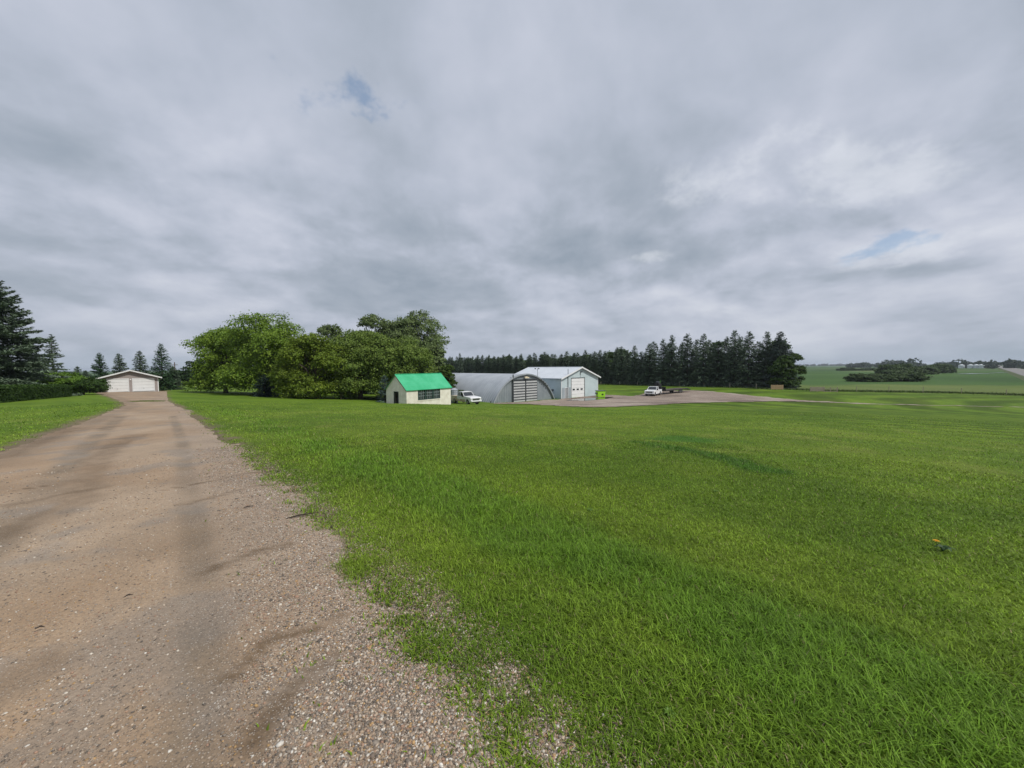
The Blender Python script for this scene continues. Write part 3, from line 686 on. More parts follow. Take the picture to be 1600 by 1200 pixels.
for s in (-1, 1): m.prism([(0, 4.24), (s*e, ze-.06), (s*e, ze+.0), (0, 4.30)], 1, -.20, -.162)
m.build('rake_board', BROWNTRIM, rf)
MB().box(-.06, .06, -.16, 7.56, 4.345, 4.40).build('ridge_cap', GREENROOF, rf)

# ---- quonset
qa = math.atan2(.67, .74)
qn = thing('quonset_hut', 'galvanised arched quonset hut with striped sliding doors left of the workshop', 'quonset hut', (2.55, 69.4, -4.85), qa)
hw_, hh = 7.85, 5.1; cz = (hh*hh-hw_*hw_)/(2*hh); R_q = hh-cz; th0 = math.asin(hw_/R_q) if cz < 0 else math.pi-math.asin(hw_/R_q)
def arch(n, R, drop=0.):
    return [(R*math.sin(-th0+2*th0*i/n), cz+R*math.cos(-th0+2*th0*i/n)-drop) for i in range(n+1)]
nA, nL = 56, 480; V = []; LQ = 24.
ylist = np.linspace(0, LQ, nL)
for yy in ylist:
    rr0 = R_q+.05*math.cos(2*math.pi*yy/.6)
    V += [(p[0], yy, p[1]) for p in arch(nA, rr0)]
V = np.array(V); k = nA+1; i = np.arange(nL-1)[:, None]; j = np.arange(nA)[None]
F_ = np.stack([i*k+j, i*k+j+1, (i+1)*k+j+1, (i+1)*k+j], -1).reshape(-1, 4)
shell = npmesh('arched_shell', V, F_, GALV, parent=qn, smooth=True)
sm_ = shell.modifiers.new('thickness', 'SOLIDIFY'); sm_.thickness = .04
ar = arch(40, R_q-.06)
dh, dw = 4.05, 3.1
# end wall left and right of the doors, and above them
def archz(x): return cz+math.sqrt(max(0, (R_q-.06)**2-x*x))
def wallpoly(x0, x1, z0):
    xs_ = np.linspace(x0, x1, 14); return [(x0, z0), (x1, z0)]+[(float(x), max(z0+.001, archz(x))) for x in xs_[::-1]]
w_ = MB().prism(wallpoly(-hw_+.1, -dw, -.4), 1, .25, .33).prism(wallpoly(dw, hw_-.1, -.4), 1, .25, .33).prism(wallpoly(-dw, dw, dh), 1, .25, .33)
w_.build('end_wall', GALVWALL, qn)
MB().prism([(p[0], p[1]) for p in arch(40, R_q-.06)]+[(hw_-.1, -.4), (-hw_+.1, -.4)], 1, LQ-.4, LQ-.3).build('rear_wall', GALVWALL, qn)
rim = MB(); pr0 = arch(44, R_q+.10); pr1 = arch(44, R_q-.16)
rim2 = MB()
for a_, b_, c_, d_ in zip(pr0[:-1], pr0[1:], pr1[1:], pr1[:-1]): (rim if a_[0] < .0 else rim2).prism([a_, b_, c_, d_], 1, -.10, .02)
rim.build('arch_rim', GALV, qn); rim2.build('arch_rim', GALVWALL, qn)
for s in (-1, 1):
    x0, x1 = (-dw, -.05) if s < 0 else (.05, dw)
    d = MB().box(x0, x1, .10, .16, .02, dh); ps = d.build('sliding_door', DKSTEEL, qn)
    sl2 = MB(); nS = 8; pz = (dh-.1)/nS
    for k_ in range(nS): sl2.box(x0+.12, x1-.12, .04, .10, .10+k_*pz, .10+k_*pz+pz*.52)
    sl2.build('door_slats', GALVDOOR, ps)
MB().box(-dw-.25, dw+.25, .0, .2, dh+.02, dh+.16).build('door_track', DKSTEEL, qn)
MB().box(-.45, .15, -.35, -.02, dh+.32, dh+.62).box(.25, .6, -.3, -.02, dh+.3, dh+.5).build('flood_lamp', LAMPG, qn)
MB().box(-.25, .25, .15, .24, dh+.72, dh+.98).build('vent', DARK, qn)
for x_ in (4.05, 4.6, 5.15, 5.7):
    z_ = archz(x_)-.05; MB().box(x_-.12, x_+.12, -.22, -.11, z_-.16, z_+.08).build('rim_bracket', DKSTEEL, qn)
MB().box(-dw-.12, -dw-.02, -.12, .08, -.3, dh+1.0).build('door_post', DKSTEEL, qn)
MB().bar((-dw-.8, -.05, dh+.55), (.4, -.05, dh+.9), .035).bar((-dw-.07, -.02, dh+.9), (-dw-.07, -.02, dh+1.7), .035).build('cable_mast', DKSTEEL, qn)
MB().bar((-hw_-.55, -.1, .0), (-hw_-.55, -.1, .75), .09, 10).build('foot_post', DKSTEEL, qn)

# ---- workshop
A0 = Vector((9.75, 74.7)); B0 = Vector((18.9, 83.0)); c0 = (A0+B0)/2; wid = (B0-A0).length; wa = math.atan2(B0.y-A0.y, B0.x-A0.x)
ws = thing('workshop', 'pale blue metal workshop with white gable roof and white overhead door', 'workshop', (c0.x, c0.y, -4.85), wa)
hwz, hrz = 4.15, 6.25; dx0, dx1 = -3.0, 1.35
rf, sl_, e, ze = gable('workshop', ws, wid, 15., hwz, hrz, PALEBLUE, ROOFWHITE, .45, .10, holes=[(-5.0, -4.05, 2.1), (dx0, dx1, 4.0)], sidem=PALEBLUE2)
m = MB()
for s in (-1, 1): m.prism([(0, hrz-.16), (s*e, ze-.16), (s*e, ze+.10), (0, hrz+.11)], 1, -.51, -.455)
m.build('fascia', WHITE, rf)
MB().box(-.15, .15, -.45, 15.45, hrz+.085, hrz+.15).build('ridge_cap', ROOFWHITE, rf)
# over-head door of seven panels
od = MB()
for k_ in range(6): od.box(dx0+.02, dx1-.02, .03, .09, .03+k_*.662, .03+k_*.662+.64)
odo = od.build('overhead_door', WHITE, ws, bevel=.01)
for k_ in range(3):
    xx = dx0+.42+k_*1.32; MB().box(xx, xx+.72, .012, .028, 1.52, 1.84).build('door_window', GLASS, odo)
MB().box(dx0-.12, dx0, -.03, .03, 0, 4.12).box(dx1, dx1+.12, -.03, .03, 0, 4.12).box(dx0, dx1, -.03, .03, 4.0, 4.12).build('door_frame', DKSTEEL, ws)
wdr = MB().box(-4.98, -4.07, .04, .09, .02, 2.08).build('walk_door', GREYDOOR, ws)
MB().box(-4.2, -4.12, -.0, .04, 1.0, 1.06).build('handle', DKSTEEL, wdr)
MB().box(-5.08, -5.0, -.03, .0, 0, 2.2).box(-4.05, -3.97, -.03, .0, 0, 2.2).box(-5.0, -4.05, -.03, .0, 2.1, 2.2).build('walk_door_frame', WHITE, ws)
MB().box(-5.95, -5.1, -.045, -.004, -.1, 2.2).box(-3.95, -3.15, -.045, -.004, -.1, 2.2).build('grey_lower_panel', mat('grey_patch', (.33, .38, .40), (.29, .33, .36), 1., .6), ws)
for s in (-1, 1):
    x_ = s*(wid/2+.02); MB().box(min(x_, x_-s*.14), max(x_, x_-s*.14), -.03, -.002, -.2, hwz-.02).build('corner_trim', WHITE, ws)
MB().box(-.14, .14, -.4, -.02, 5.15, 5.4).bar((0, -.06, 4.2), (0, -.06, 5.15), .02).build('gable_lamp', DKSTEEL, ws)
MB().bar((-4.2, -.12, 2.2), (-4.2, -.12, 5.9), .055, 10).build('service_mast', DKSTEEL, ws)
MB().bar((-2.4, 9.0, 4.7), (-2.4, 9.0, 7.0), .0, 10, .12) if False else None
MB().box(-wid/2-.22, -wid/2-.01, 2.0, 2.4, 1.5, 1.85).build('meter_box', DKSTEEL, ws)
# yard lamp on a thin mast between the hut and the shop
yl = thing('yard_lamp', 'thin yard lamp with two heads rising above the quonset hut roof', 'lamp', (place(837.5, 72.0), 72.0, -.5))
MB().bar((.32, 0, 0), (.32, 0, 1.75), .035).build('mast', DKSTEEL, yl)
for s in (-1, 1):
    MB().prism([(.0, .0), (.16, -.06), (.34, -.02), (.34, .1), (.1, .14)], 1, -.12, .12).build('lamp_head', DKSTEEL, yl).location = (.32+(-.62 if s < 0 else .02), 0, 1.68)

# ---- storage tank beside the shed
tk = thing('storage_tank', 'small grey corrugated storage tank behind the white pickup and shed', 'tank', (place(709.0, 61.5), 61.5, -4.2))
tb = MB()
for k_ in range(9): tb.cyl((0, 0, k_*.24), .62, 2, .12, 24, .66); tb.cyl((0, 0, k_*.24+.12), .66, 2, .12, 24, .62)
tb.build('tank_body', GALVWALL, tk, smooth=False); MB().cyl((0, 0, 2.16), .68, 2, .28, 24, .15).build('lid', GALV, tk)

# ---- lime green bin on the gravel
LIME = mat('lime_paint', (.36, .72, .035), (.30, .62, .03), 3., .45)
bn = thing('waste_bin', 'lime green steel waste bin at the right corner of the workshop', 'bin', (place(938.6, 77.5), 77.5, -4.83), math.radians(8))
MB().prism([(-.75, .12), (.75, .12), (.85, 1.35), (-.85, 1.35)], 1, -.6, .7).build('bin_body', LIME, bn, bevel=.03)
MB().box(-.92, .92, -.68, .78, 1.36, 1.44).build('lid', mat('grey_lid', (.12, .14, .14), (.09, .1, .1), 3., .6), bn, bevel=.02)
for s in (-.93, .93): MB().box(s-.07, s+.07, -.4, .5, .7, 1.0).build('fork_pocket', DKSTEEL, bn)
MB().box(.02, .36, -.625, -.598, .72, .80).box(.02, .10, -.625, -.598, .5, .72).box(.28, .36, -.625, -.598, .5, .72).box(.12, .26, -.625, -.598, .5, .68).build('emblem', DARK, bn)
for sx in (-.6, .6):
    for sy in (-.45, .5): MB().cyl((sx-.04, sy, .07), .07, 0, .08, 12).build('caster', DKSTEEL, bn)
# puddle
pn = 64; pts = []
for i in range(pn):
    a = 2*math.pi*i/pn; lx, ly = 5.6*math.cos(a), 1.75*math.sin(a); rr1 = 1+.16*math.sin(3*a+1)+.10*math.sin(5*a)
    lx *= rr1; ly *= rr1; ca, sa_ = math.cos(.60), math.sin(.60); pts.append((15.4+lx*ca-ly*sa_, 73.2+lx*sa_+ly*ca))
pz = max(float(H(*p)) for p in pts)+.045
me_ = MB().add([(p[0], p[1], pz) for p in pts], [tuple(range(pn))])
WATER = bpy.data.materials.new('puddle_water'); WATER.use_nodes = True; pb = WATER.node_tree.nodes['Principled BSDF']
pb.inputs['Base Color'].default_value = (.055, .045, .035, 1); pb.inputs['Roughness'].default_value = .03; pb.inputs['Specular IOR Level'].default_value = .9
tag(me_.build('puddle', WATER), 'shallow rain puddle in front of the overhead door', 'puddle', kind='structure')

# ------------------------------------------------------------------ vehicles
CARWHITE = mat('car_white', (.74, .75, .76), (.72, .73, .74), 2., .25, spec=.5)
MUDDY = mat('muddy_white', (.60, .56, .47), (.36, .29, .19), 1.3, .5, spec=.3)
RUBBER = mat('rubber', (.022, .021, .02), (.04, .037, .033), 6., .9)
RIM = mat('alloy', (.45, .45, .45), (.3, .3, .3), 5., .35, metal=.7)
BLACK = mat('black_plastic', (.02, .02, .022), (.03, .03, .032), 5., .55)
CHROME = mat('chrome', (.6, .6, .6), (.5, .5, .5), 5., .2, metal=.9)
LENS = mat('headlamp_lens', (.6, .62, .62), (.5, .5, .5), 4., .1, spec=.8)
def wheel(parent, x, y, r, wd, twin=False):
    """axle along local y; y is the outer face side sign"""
    s = 1 if y > 0 else -1; y0 = y-s*wd
    t = MB(); prof = [(r*.62, 0), (r*.93, 0), (r, .04), (r, wd-.04), (r*.93, wd), (r*.62, wd)]; n = 24; V = []; 
    for i in range(n):
        a = 2*math.pi*i/n
        for (q, d) in prof: V.append((x+q*math.cos(a), y-s*d, r+q*math.sin(a)))
    K = len(prof); F = [(i*K+j, i*K+(j+1) % K, ((i+1) % n)*K+(j+1) % K, ((i+1) % n)*K+j) for i in range(n) for j in range(K)]
    wh = t.add(V, F).build('wheel', RUBBER, parent)
    rm_ = MB().cyl((x, y-s*.03 if s > 0 else y+.03-.12, r), r*.62, 1, -.12*s if s > 0 else .12, 20)
    for k_ in range(6):
        a = k_*math.pi/3; rm_.bar((x, y-s*.02, r), (x+r*.58*math.cos(a), y-s*.02, r+r*.58*math.sin(a)), .035, 6)
    rm_.build('rim', RIM, wh)
def pickup(name, label, loc, heading, paint, lower, ext=True, group=None):
    """x forward, y left"""
    t = thing(name, label, 'pickup truck', loc, heading, group)
    L0, L1 = -2.95, 2.9; w = .98
    cabr, cabf = (-.85, 1.05) if ext else (-.35, 1.05)
    bedf = cabr-.06
    # lower body side profile with wheel arches, front part (cab+bonnet)
    def archp(cx_, r, n=9): return [(cx_-r*math.cos(math.pi*i/n), .40+max(0, r*math.sin(math.pi*i/n))) for i in range(n+1)]
    fa, ra = 1.95, -1.75
    prof = [(cabr, .42)]+archp(fa, .47)+[(L1-.15, .42), (L1-.02, .55), (L1, 1.02), (L1-.12, 1.14), (cabf+.25, 1.26), (cabf+.1, 1.28), (cabr, 1.28)]
    body = MB().prism(prof, 1, -w, w); body.build('body', paint, t, bevel=.03)
    # mud splashed lower doors
    lw = MB()
    for s in (-1, 1): lw.box(cabr+.05, fa-.52, min(s*w, s*(w+.012)), max(s*w, s*(w+.012)), .45, .82)
    lw.build('rocker_panel', lower, t)
    bp = [(L0, .55)]+archp(ra, .47)+[(bedf, .5), (bedf, 1.22), (L0, 1.22)]
    bd = MB()
    for s in (-1, 1): bd.prism(bp, 1, min(s*w, s*(w-.14)), max(s*w, s*(w-.14)))
    bd.box(L0, L0+.08, -w+.15, w-.15, .58, 1.20).box(bedf-.06, bedf-.002, -w+.15, w-.15, .58, 1.21).box(L0+.09, bedf-.07, -w+.15, w-.15, .60, .70)
    bd.build('bed', lower if lower is not paint else paint, t, bevel=.015)
    # cab greenhouse: glass block with pillars and roof
    z0, z1 = 1.285, 1.86
    gl = MB(); i1 = .10; fs, rs = .62, .14
    gl.add([(cabr+.03, -w+.06, z0), (cabf-.02, -w+.06, z0), (cabf-.02, w-.06, z0), (cabr+.03, w-.06, z0), (cabr+rs+.02, -w+.2, z1), (cabf-fs, -w+.2, z1), (cabf-fs, w-.2, z1), (cabr+rs+.02, w-.2, z1)],
           [(0,3,2,1),(4,5,6,7),(0,1,5,4),(1,2,6,5),(2,3,7,6),(3,0,4,7)])
    gl.build('windows', GLASS, t)
    rf_ = MB().box(cabr+rs-.02, cabf-fs+.04, -w+.17, w-.17, z1-.03, z1+.05)
    for s in (-1, 1):
        for (xa, xb) in ((cabf+.02, cabf-fs+.02), (cabr+.04, cabr+rs+.02), ((cabr+cabf)/2-.18, (cabr+cabf)/2-.16)) + (((cabr+.42, cabr+.44),) if ext else ()):
            rf_.bar((xa, s*(w-.05), z0-.02), (xb, s*(w-.19), z1), .045, 6)
    rf_.build('cab_roof', paint, t, bevel=.0)
    gr_ = MB().box(L1-.03, L1+.03, -.62, .62, .72, 1.0); gr_.build('grille', BLACK, t)
    MB().box(L1+.03, L1+.05, -.62, .62, .84, .89).build('grille_bar', CHROME, t)
    for s in (-1, 1):
        MB().box(L1-.10, L1+.015, min(s*.64, s*.95), max(s*.64, s*.95), .80, 1.02).build('headlight', LENS, t)
        MB().box(cabf-.25, cabf-.05, min(s*(w+.02), s*(w+.24)), max(s*(w+.02), s*(w+.24)), 1.2, 1.42).build('mirror', BLACK, t, bevel=.03)
        MB().box(L0-.02, L0+.04, min(s*.8, s*.96), max(s*.8, s*.96), .85, 1.15).build('tail_light', mat('tail_red', (.35, .02, .02), (.3, .02, .02), 3., .3), t)
        hs_ = MB()
        for xx in (((cabr+cabf)/2-.35,) + ((cabr+.55,) if ext else ())): hs_.box(xx, xx+.16, min(s*w, s*(w+.03)), max(s*w, s*(w+.03)), 1.02, 1.06)
        hs_.build('door_handle', BLACK, t)
        for cx_ in (fa, ra): wheel(t, cx_, s*(w-.03), .40, .27)
    MB().box(L1-.05, L1+.14, -.96, .96, .50, .70).build('front_bumper', paint, t, bevel=.04)
    MB().box(L1-.02, L1+.10, -.6, .6, .36, .50).build('air_dam', BLACK, t)
    MB().box(L0-.16, L0-.02, -.9, .9, .52, .70).build('rear_bumper', CHROME, t, bevel=.03)
    MB().box(L0+.2, L1-.3, -.45, .45, .36, .55).build('chassis', BLACK, t)
    return t
fw = (.65, -.76); cxy = (-5.35-fw[0]*2.95, 56.3-fw[1]*2.95)
pickup('pickup_truck', 'muddy white pickup parked beside the green roofed shed', (cxy[0], cxy[1], float(H(*cxy))+.02), math.atan2(fw[1], fw[0]), CARWHITE, MUDDY, True)
fw = (-.60, -.80); fr_ = (place(1014.5, 78.3), 78.3); cxy = (fr_[0]-fw[0]*2.95, fr_[1]-fw[1]*2.95)
pickup('pickup_truck', 'clean white pickup with black grille hitched to the flatbed trailer', (cxy[0], cxy[1], float(H(*cxy))+.03), math.atan2(fw[1], fw[0]), CARWHITE, CARWHITE, True)
# flatbed gooseneck trailer
tf = (-.75, -.66); hx, hy = cxy[0]+1.5*.60, cxy[1]+1.5*.80
tr_ = thing('flatbed_trailer', 'black gooseneck flatbed trailer behind the white pickup on the gravel', 'trailer', (hx, hy, float(H(hx+4, hy+4))+.03), math.atan2(tf[1], tf[0]))
DECK = mat('deck_wood', (.05, .042, .035), (.08, .065, .05), 3., .8)
fr2 = MB().box(-13.2, -2.2, -1.2, -1.08, .72, .92).box(-13.2, -2.2, 1.08, 1.2, .72, .92)
for k_ in range(12): fr2.box(-13.1+k_*.95, -13.0+k_*.95, -1.08, 1.08, .74, .90)
fr2.prism([(-2.6, .75), (-2.2, .75), (-1.2, 1.75), (.35, 1.75), (.35, 1.95), (-1.3, 1.95), (-2.6, .98)], 1, -.62, -.48).prism([(-2.6, .75), (-2.2, .75), (-1.2, 1.75), (.35, 1.75), (.35, 1.95), (-1.3, 1.95), (-2.6, .98)], 1, .48, .62)
fr2.box(.1, .35, -.48, .48, 1.77, 1.93).box(.14, .3, -.08, .08, 1.1, 1.77).build('frame', BLACK, tr_)
MB().box(-13.2, -2.25, -1.22, 1.22, .925, .985).build('deck', DECK, tr_)
MB().prism([(-15.0, .45), (-13.22, .74), (-13.22, .95), (-15.0, .55)], 1, -1.1, 1.1).build('beaver_tail', BLACK, tr_)
MB().box(-2.3, -2.24, -1.2, 1.2, .99, 1.7).build('headboard', BLACK, tr_)
for s in (-.9, .9): MB().bar((-2.0, s, 1.2), (-2.0, s, .05), .05).build('landing_leg', BLACK, tr_)
for xx in (-9.2, -10.15):
    for s in (-1, 1): wheel(tr_, xx, s*1.18, .38, .24)
MB().box(-10.7, -8.7, -1.22, -1.0, .80, .86).build('mudguard', BLACK, tr_)
# machine standing at the front of the trailer
GREENP = mat('machine_green', (.10, .28, .05), (.08, .22, .04), 3., .5)
mx, my = hx+.75*3.6+.2, hy+.66*3.6+.6
mc = thing('trailer_winch_rig', 'dark upright rig with a green column just behind the pickup cab', 'machine', (hx+.75*1.0, hy+.66*1.0, float(H(hx, hy))+2.0), math.atan2(tf[1], tf[0]))
MB().box(-.6, .5, -.55, .55, .0, .5).box(-.5, -.1, -.3, .3, .5, .95).build('engine_block', BLACK, mc, bevel=.04)
MB().bar((-.85, .1, .0), (-.85, .1, 1.15), .07).bar((-.85, -.35, .0), (-.85, -.35, .75), .05).build('column', GREENP, mc)
MB().cyl((.0, -.3, .72), .2, 1, .6, 14).build('drum', DKSTEEL, mc)

# ------------------------------------------------------------------ fences, panels, posts
WOOD = mat('weathered_wood', (.36, .31, .24), (.26, .22, .17), 5., .8)
TANW = mat('tan_boards', (.42, .29, .17), (.34, .23, .13), 4., .75)
WIRE = mat('fence_wire', (.28, .29, .29), (.2, .2, .2), 4., .5, metal=.5)
def wire_fence(label, line, step, hgt=1.3, r=.09):
    P = smooth_line(line, 400); d = np.r_[0, np.cumsum(np.hypot(*np.diff(P, axis=0).T))]
    f = thing('wire_fence', label, 'fence', (float(P[0, 0]), float(P[0, 1]), float(H(*P[0]))))
    ox, oy, oz = f.location; n = int(d[-1]/step)+1; pp = []
    for k_ in range(n):
        x = float(np.interp(k_*step, d, P[:, 0])); y = float(np.interp(k_*step, d, P[:, 1])); z = float(G(x, y))
        j_ = random.Random(k_); tilt = j_.uniform(-.06, .06); hh_ = hgt+j_.uniform(-.12, .15)
        MB().bar((x-ox, y-oy, z-oz-.3), (x-ox+tilt, y-oy, z-oz+hh_), r, 8, r*.85).build('post', WOOD, f); pp.append((x-ox, y-oy, z-oz))
    w_ = MB()
    for a_, b_ in zip(pp[:-1], pp[1:]):
        for q_ in (.45, .8, 1.12): w_.bar((a_[0], a_[1], a_[2]+q_), (b_[0], b_[1], b_[2]+q_), .008, 4)
    w_.build('wires', WIRE, f); return f
wire_fence('wire fence on pale wooden posts along the spruce row behind the gravel yard', [(5,146),(34.2,138.5),(47.5,124),(55.4,116),(62,108.5),(66,101.5),(70,95.8)], 7.2)
wire_fence('wire fence with thin posts edging the crop field at the far right of the lawn', [(81,88.6),(97.5,81.8),(103.6,75.8)], 6.0, 1.25, .06)
def board_panel(label, loc, rz, L, hgt, n, m=TANW, gap=.03, ends=False, group=None):
    f = thing('board_panel', label, 'fence panel', loc, rz, group)
    bw = hgt/n
    b = MB()
    for k_ in range(n): b.box(-L/2, L/2, -.03, .0, .12+k_*bw, .12+(k_+1)*bw-gap)
    b.build('boards', m, f)
    for s in (-1, 0, 1) if L > 2.5 else (-1, 1): MB().box(s*(L/2-.08)-.07, s*(L/2-.08)+.07, .002, .13, -.4, .16+hgt).build('post', WOOD, f)
    return f
def bz(x, y): return float(G(x, y))
board_panel('solid tan board panel in the wire fence by the last spruce', (place(1215, 96), 96, bz(place(1215, 96), 96)), math.radians(-8), 2.9, 1.15, 5)
board_panel('longer faded board gate panel in tall grass right of the spruces', (place(1278, 88.5), 88.5, bz(place(1278, 88.5), 88.5)), math.radians(-10), 3.0, 1.0, 4, WOOD)
board_panel('open rail gate joining the faded board panel', (place(1299, 87.2), 87.2, bz(place(1299, 87.2), 87.2)), math.radians(-10), 2.9, 1.0, 3, WOOD, .24)
def rail_fence(label, line, step=2.6, hgt=1.35):
    P = smooth_line(line, 100); d = np.r_[0, np.cumsum(np.hypot(*np.diff(P, axis=0).T))]; n = int(d[-1]/step)+1
    f = thing('rail_fence', label, 'fence', (float(P[0, 0]), float(P[0, 1]), bz(*P[0]))); ox, oy, oz = f.location; pp = []
    for k_ in range(n):
        x = float(np.interp(k_*step, d, P[:, 0])); y = float(np.interp(k_*step, d, P[:, 1])); z = bz(x, y); pp.append(Vector((x-ox, y-oy, z-oz)))
        MB().box(x-ox-.09, x-ox+.09, y-oy+.06, y-oy+.24, z-oz-.4, z-oz+hgt+.08).build('post', TANW, f)
    for q_ in (.25, .65, 1.05):
        b = MB()
        for a_, b_ in zip(pp[:-1], pp[1:]): b.add([(a_.x, a_.y, a_.z+q_), (b_.x, b_.y, b_.z+q_), (b_.x, b_.y, b_.z+q_+.26), (a_.x, a_.y, a_.z+q_+.26), (a_.x, a_.y+.05, a_.z+q_), (b_.x, b_.y+.05, b_.z+q_), (b_.x, b_.y+.05, b_.z+q_+.26), (a_.x, a_.y+.05, a_.z+q_+.26)],
             [(0,1,2,3),(4,7,6,5),(0,4,5,1),(3,2,6,7),(0,3,7,4),(1,5,6,2)])
        b.build('rail', TANW, f)
    return f
rail_fence('tan board rail fence in the grass left of the tree clump', [(-108, 130), (-96, 129), (-84.5, 122.5)])
mk = thing('marker_post', 'tiny white marker post in the grass near the rail fence', 'post', (place(305.5, 92), 92, bz(place(305.5, 92), 92)))
MB().cyl((0, 0, -.2), .12, 2, .75, 10, .10).build('stake', WHITE, mk); MB().cyl((0, 0, .56), .15, 2, .09, 10, .06).build('cap', WHITE, mk)
# utility pole behind the garage
up = thing('utility_pole', 'slim wooden utility pole behind the garage spruces', 'utility pole', (place(274, 105), 105, bz(place(274, 105), 105)))
MB().bar((0, 0, -.5), (0, 0, 7.0), .15, 8, .10).build('pole', BROWNTRIM, up); MB().box(-.8, .8, -.06, .06, 6.2, 6.34).build('crossarm', BROWNTRIM, up)
for s in (-.7, 0, .7): MB().cyl((s, 0, 6.34), .05, 2, .16, 8).build('insulator', WHITE, up)

# ------------------------------------------------------------------ highway, far farm
HWY = mat('asphalt', (.21, .205, .195), (.17, .165, .155), .3, .9)
EMB = mat('road_verge', (.07, .10, .03), (.10, .12, .045), .3, .95)
PL = [(Vector((17.2+1.263*y, y)), Vector((41+1.263*y, y))) for y in np.geomspace(30, 5200, 80)]
V1, V2, F1, F2 = [], [], [], []
for k_, (a_, b_) in enumerate(PL):
    z_ = float(H(*((a_+b_)/2)))+.85; d_ = (b_-a_).normalized(); ga, gb_ = float(H(*(a_-d_*4.5))), float(H(*(b_+d_*6)))
    V1 += [(a_.x, a_.y, z_), ((a_.x+b_.x)/2, (a_.y+b_.y)/2, z_+.12), (b_.x, b_.y, z_)]
    o1 = a_-d_*4.5; o2 = b_+d_*6; V2 += [(o1.x, o1.y, ga-.5), (a_.x-d_.x*.8, a_.y-d_.y*.8, z_-.1), (b_.x+d_.x*.8, b_.y+d_.y*.8, z_-.1), (o2.x, o2.y, gb_-.5)]
    if k_:
        for q_ in (0, 1): F1.append(((k_-1)*3+q_, (k_-1)*3+q_+1, k_*3+q_+1, k_*3+q_))
        for q_ in (0, 1, 2): F2.append(((k_-1)*4+q_, (k_-1)*4+q_+1, k_*4+q_+1, k_*4+q_))
tag(MB().add(V1, F1).build('highway', HWY), 'grey highway running off to the horizon at the right', 'road', kind='structure')
tag(MB().add(V2, F2).build('road_embankment', EMB), 'grassy embankment under the highway', 'embankment', kind='structure')
yl_ = MB(); Vy, Fy2 = [], []
for k_, (a_, b_) in enumerate(PL):
    m_ = (a_+b_)/2; d_ = (b_-a_).normalized(); z_ = float(H(*((a_+b_)/2)))+.85+.14; p_ = m_-d_*.12; q_ = m_+d_*.12; Vy += [(p_.x, p_.y, z_), (q_.x, q_.y, z_)]
    if k_: Fy2.append(((k_-1)*2, (k_-1)*2+1, k_*2+1, k_*2))
tag(MB().add(Vy, Fy2).build('road_centre_line', mat('line_yellow', (.5, .38, .08), (.45, .34, .08), 1., .7)), 'faded yellow centre line painted on the highway', 'road marking', kind='structure')
BIN = mat('bin_white', (.60, .64, .66), (.54, .58, .60), .5, .4, metal=.2)
b0 = None
for k_, (u_, Y_, lab) in enumerate(((1502, 660, 'leftmost small far grain bin standing apart from the other three'), (1516, 650, 'second far grain bin from the left, beside the dark tree clump'), (1525, 645, 'third far grain bin from the left, in front of the dark trees'), (1533, 640, 'rightmost far grain bin, next to the highway'))):
    loc_ = (place(u_, Y_), Y_, float(H(place(u_, Y_), Y_))+.1)
    if b0 is None:
        b0 = thing('grain_bin', lab, 'grain bin', loc_, 0, 'far white grain bins by the highway')
        MB().cyl((0, 0, 0), 3.8, 2, 5.2, 24).build('bin_wall', BIN, b0); MB().cyl((0, 0, 5.2), 4.0, 2, 1.9, 24, .4).build('roof', BIN, b0); MB().box(-.5, .5, -3.9, -3.7, .2, 2.2).build('hatch', DKSTEEL, b0)
    else: dup(b0, loc_, 0, None, lab)
# standing water in the far field
pd = MB()
for (u_, Y_, a_, b_) in ((1511, 262, 7, 1.5), (1528, 268, 12, 1.8), (1562, 290, 5, 2.5)):
    x_ = place(u_, Y_); z_ = float(H(x_, Y_)); P_ = [(x_+a_*math.cos(2*math.pi*i/24), Y_+b_*2*math.sin(2*math.pi*i/24), z_+.25) for i in range(24)]; pd.add(P_, [tuple(range(24))])
WA2 = bpy.data.materials.new('field_water'); WA2.use_nodes = True; pb = WA2.node_tree.nodes['Principled BSDF']; pb.inputs['Base Color'].default_value = (.25, .27, .27, 1); pb.inputs['Roughness'].default_value = .08
tag(pd.build('field_water', WA2), 'pale standing water in the crop field', 'water', kind='structure')

# ------------------------------------------------------------------ vegetation
def leafmat(name, c1, c2, trans=.25, rough=.6):
    return mat(name, c1, c2, .9, rough, attr='Col', spec=.2, trans=trans)
LEAF = leafmat('leaf', (1, 1, 1), (.82, .84, .8), .28)
NEEDLE = leafmat('needle', (1, 1, 1), (.8, .84, .84), .08, .7)
BARK = mat('bark', (.11, .085, .065), (.07, .055, .045), 6., .9, bump=.02)
def cards(P, N, size, asp, rs, col, jit=.9, hang=None):
    """leaf shaped quads at P, roughly facing N"""
    n = len(P); N = N+rs.randn(n, 3)*jit; N /= np.linalg.norm(N, axis=1)[:, None]+1e-9
    T = rs.randn(n, 3) if hang is None else hang+rs.randn(n, 3)*.45; T -= (T*N).sum(1)[:, None]*N; T /= np.linalg.norm(T, axis=1)[:, None]+1e-9
    B = np.cross(N, T); s = size[:, None]
    V = np.stack([P-T*s, P+B*s*asp, P+T*s, P-B*s*asp], 1).reshape(-1, 3)
    F = np.arange(4*n).reshape(n, 4); return V, F, np.repeat(col, 4, 0)
def sphere_pts(rs, n):
    d = rs.randn(n, 3); return d/np.linalg.norm(d, axis=1)[:, None]
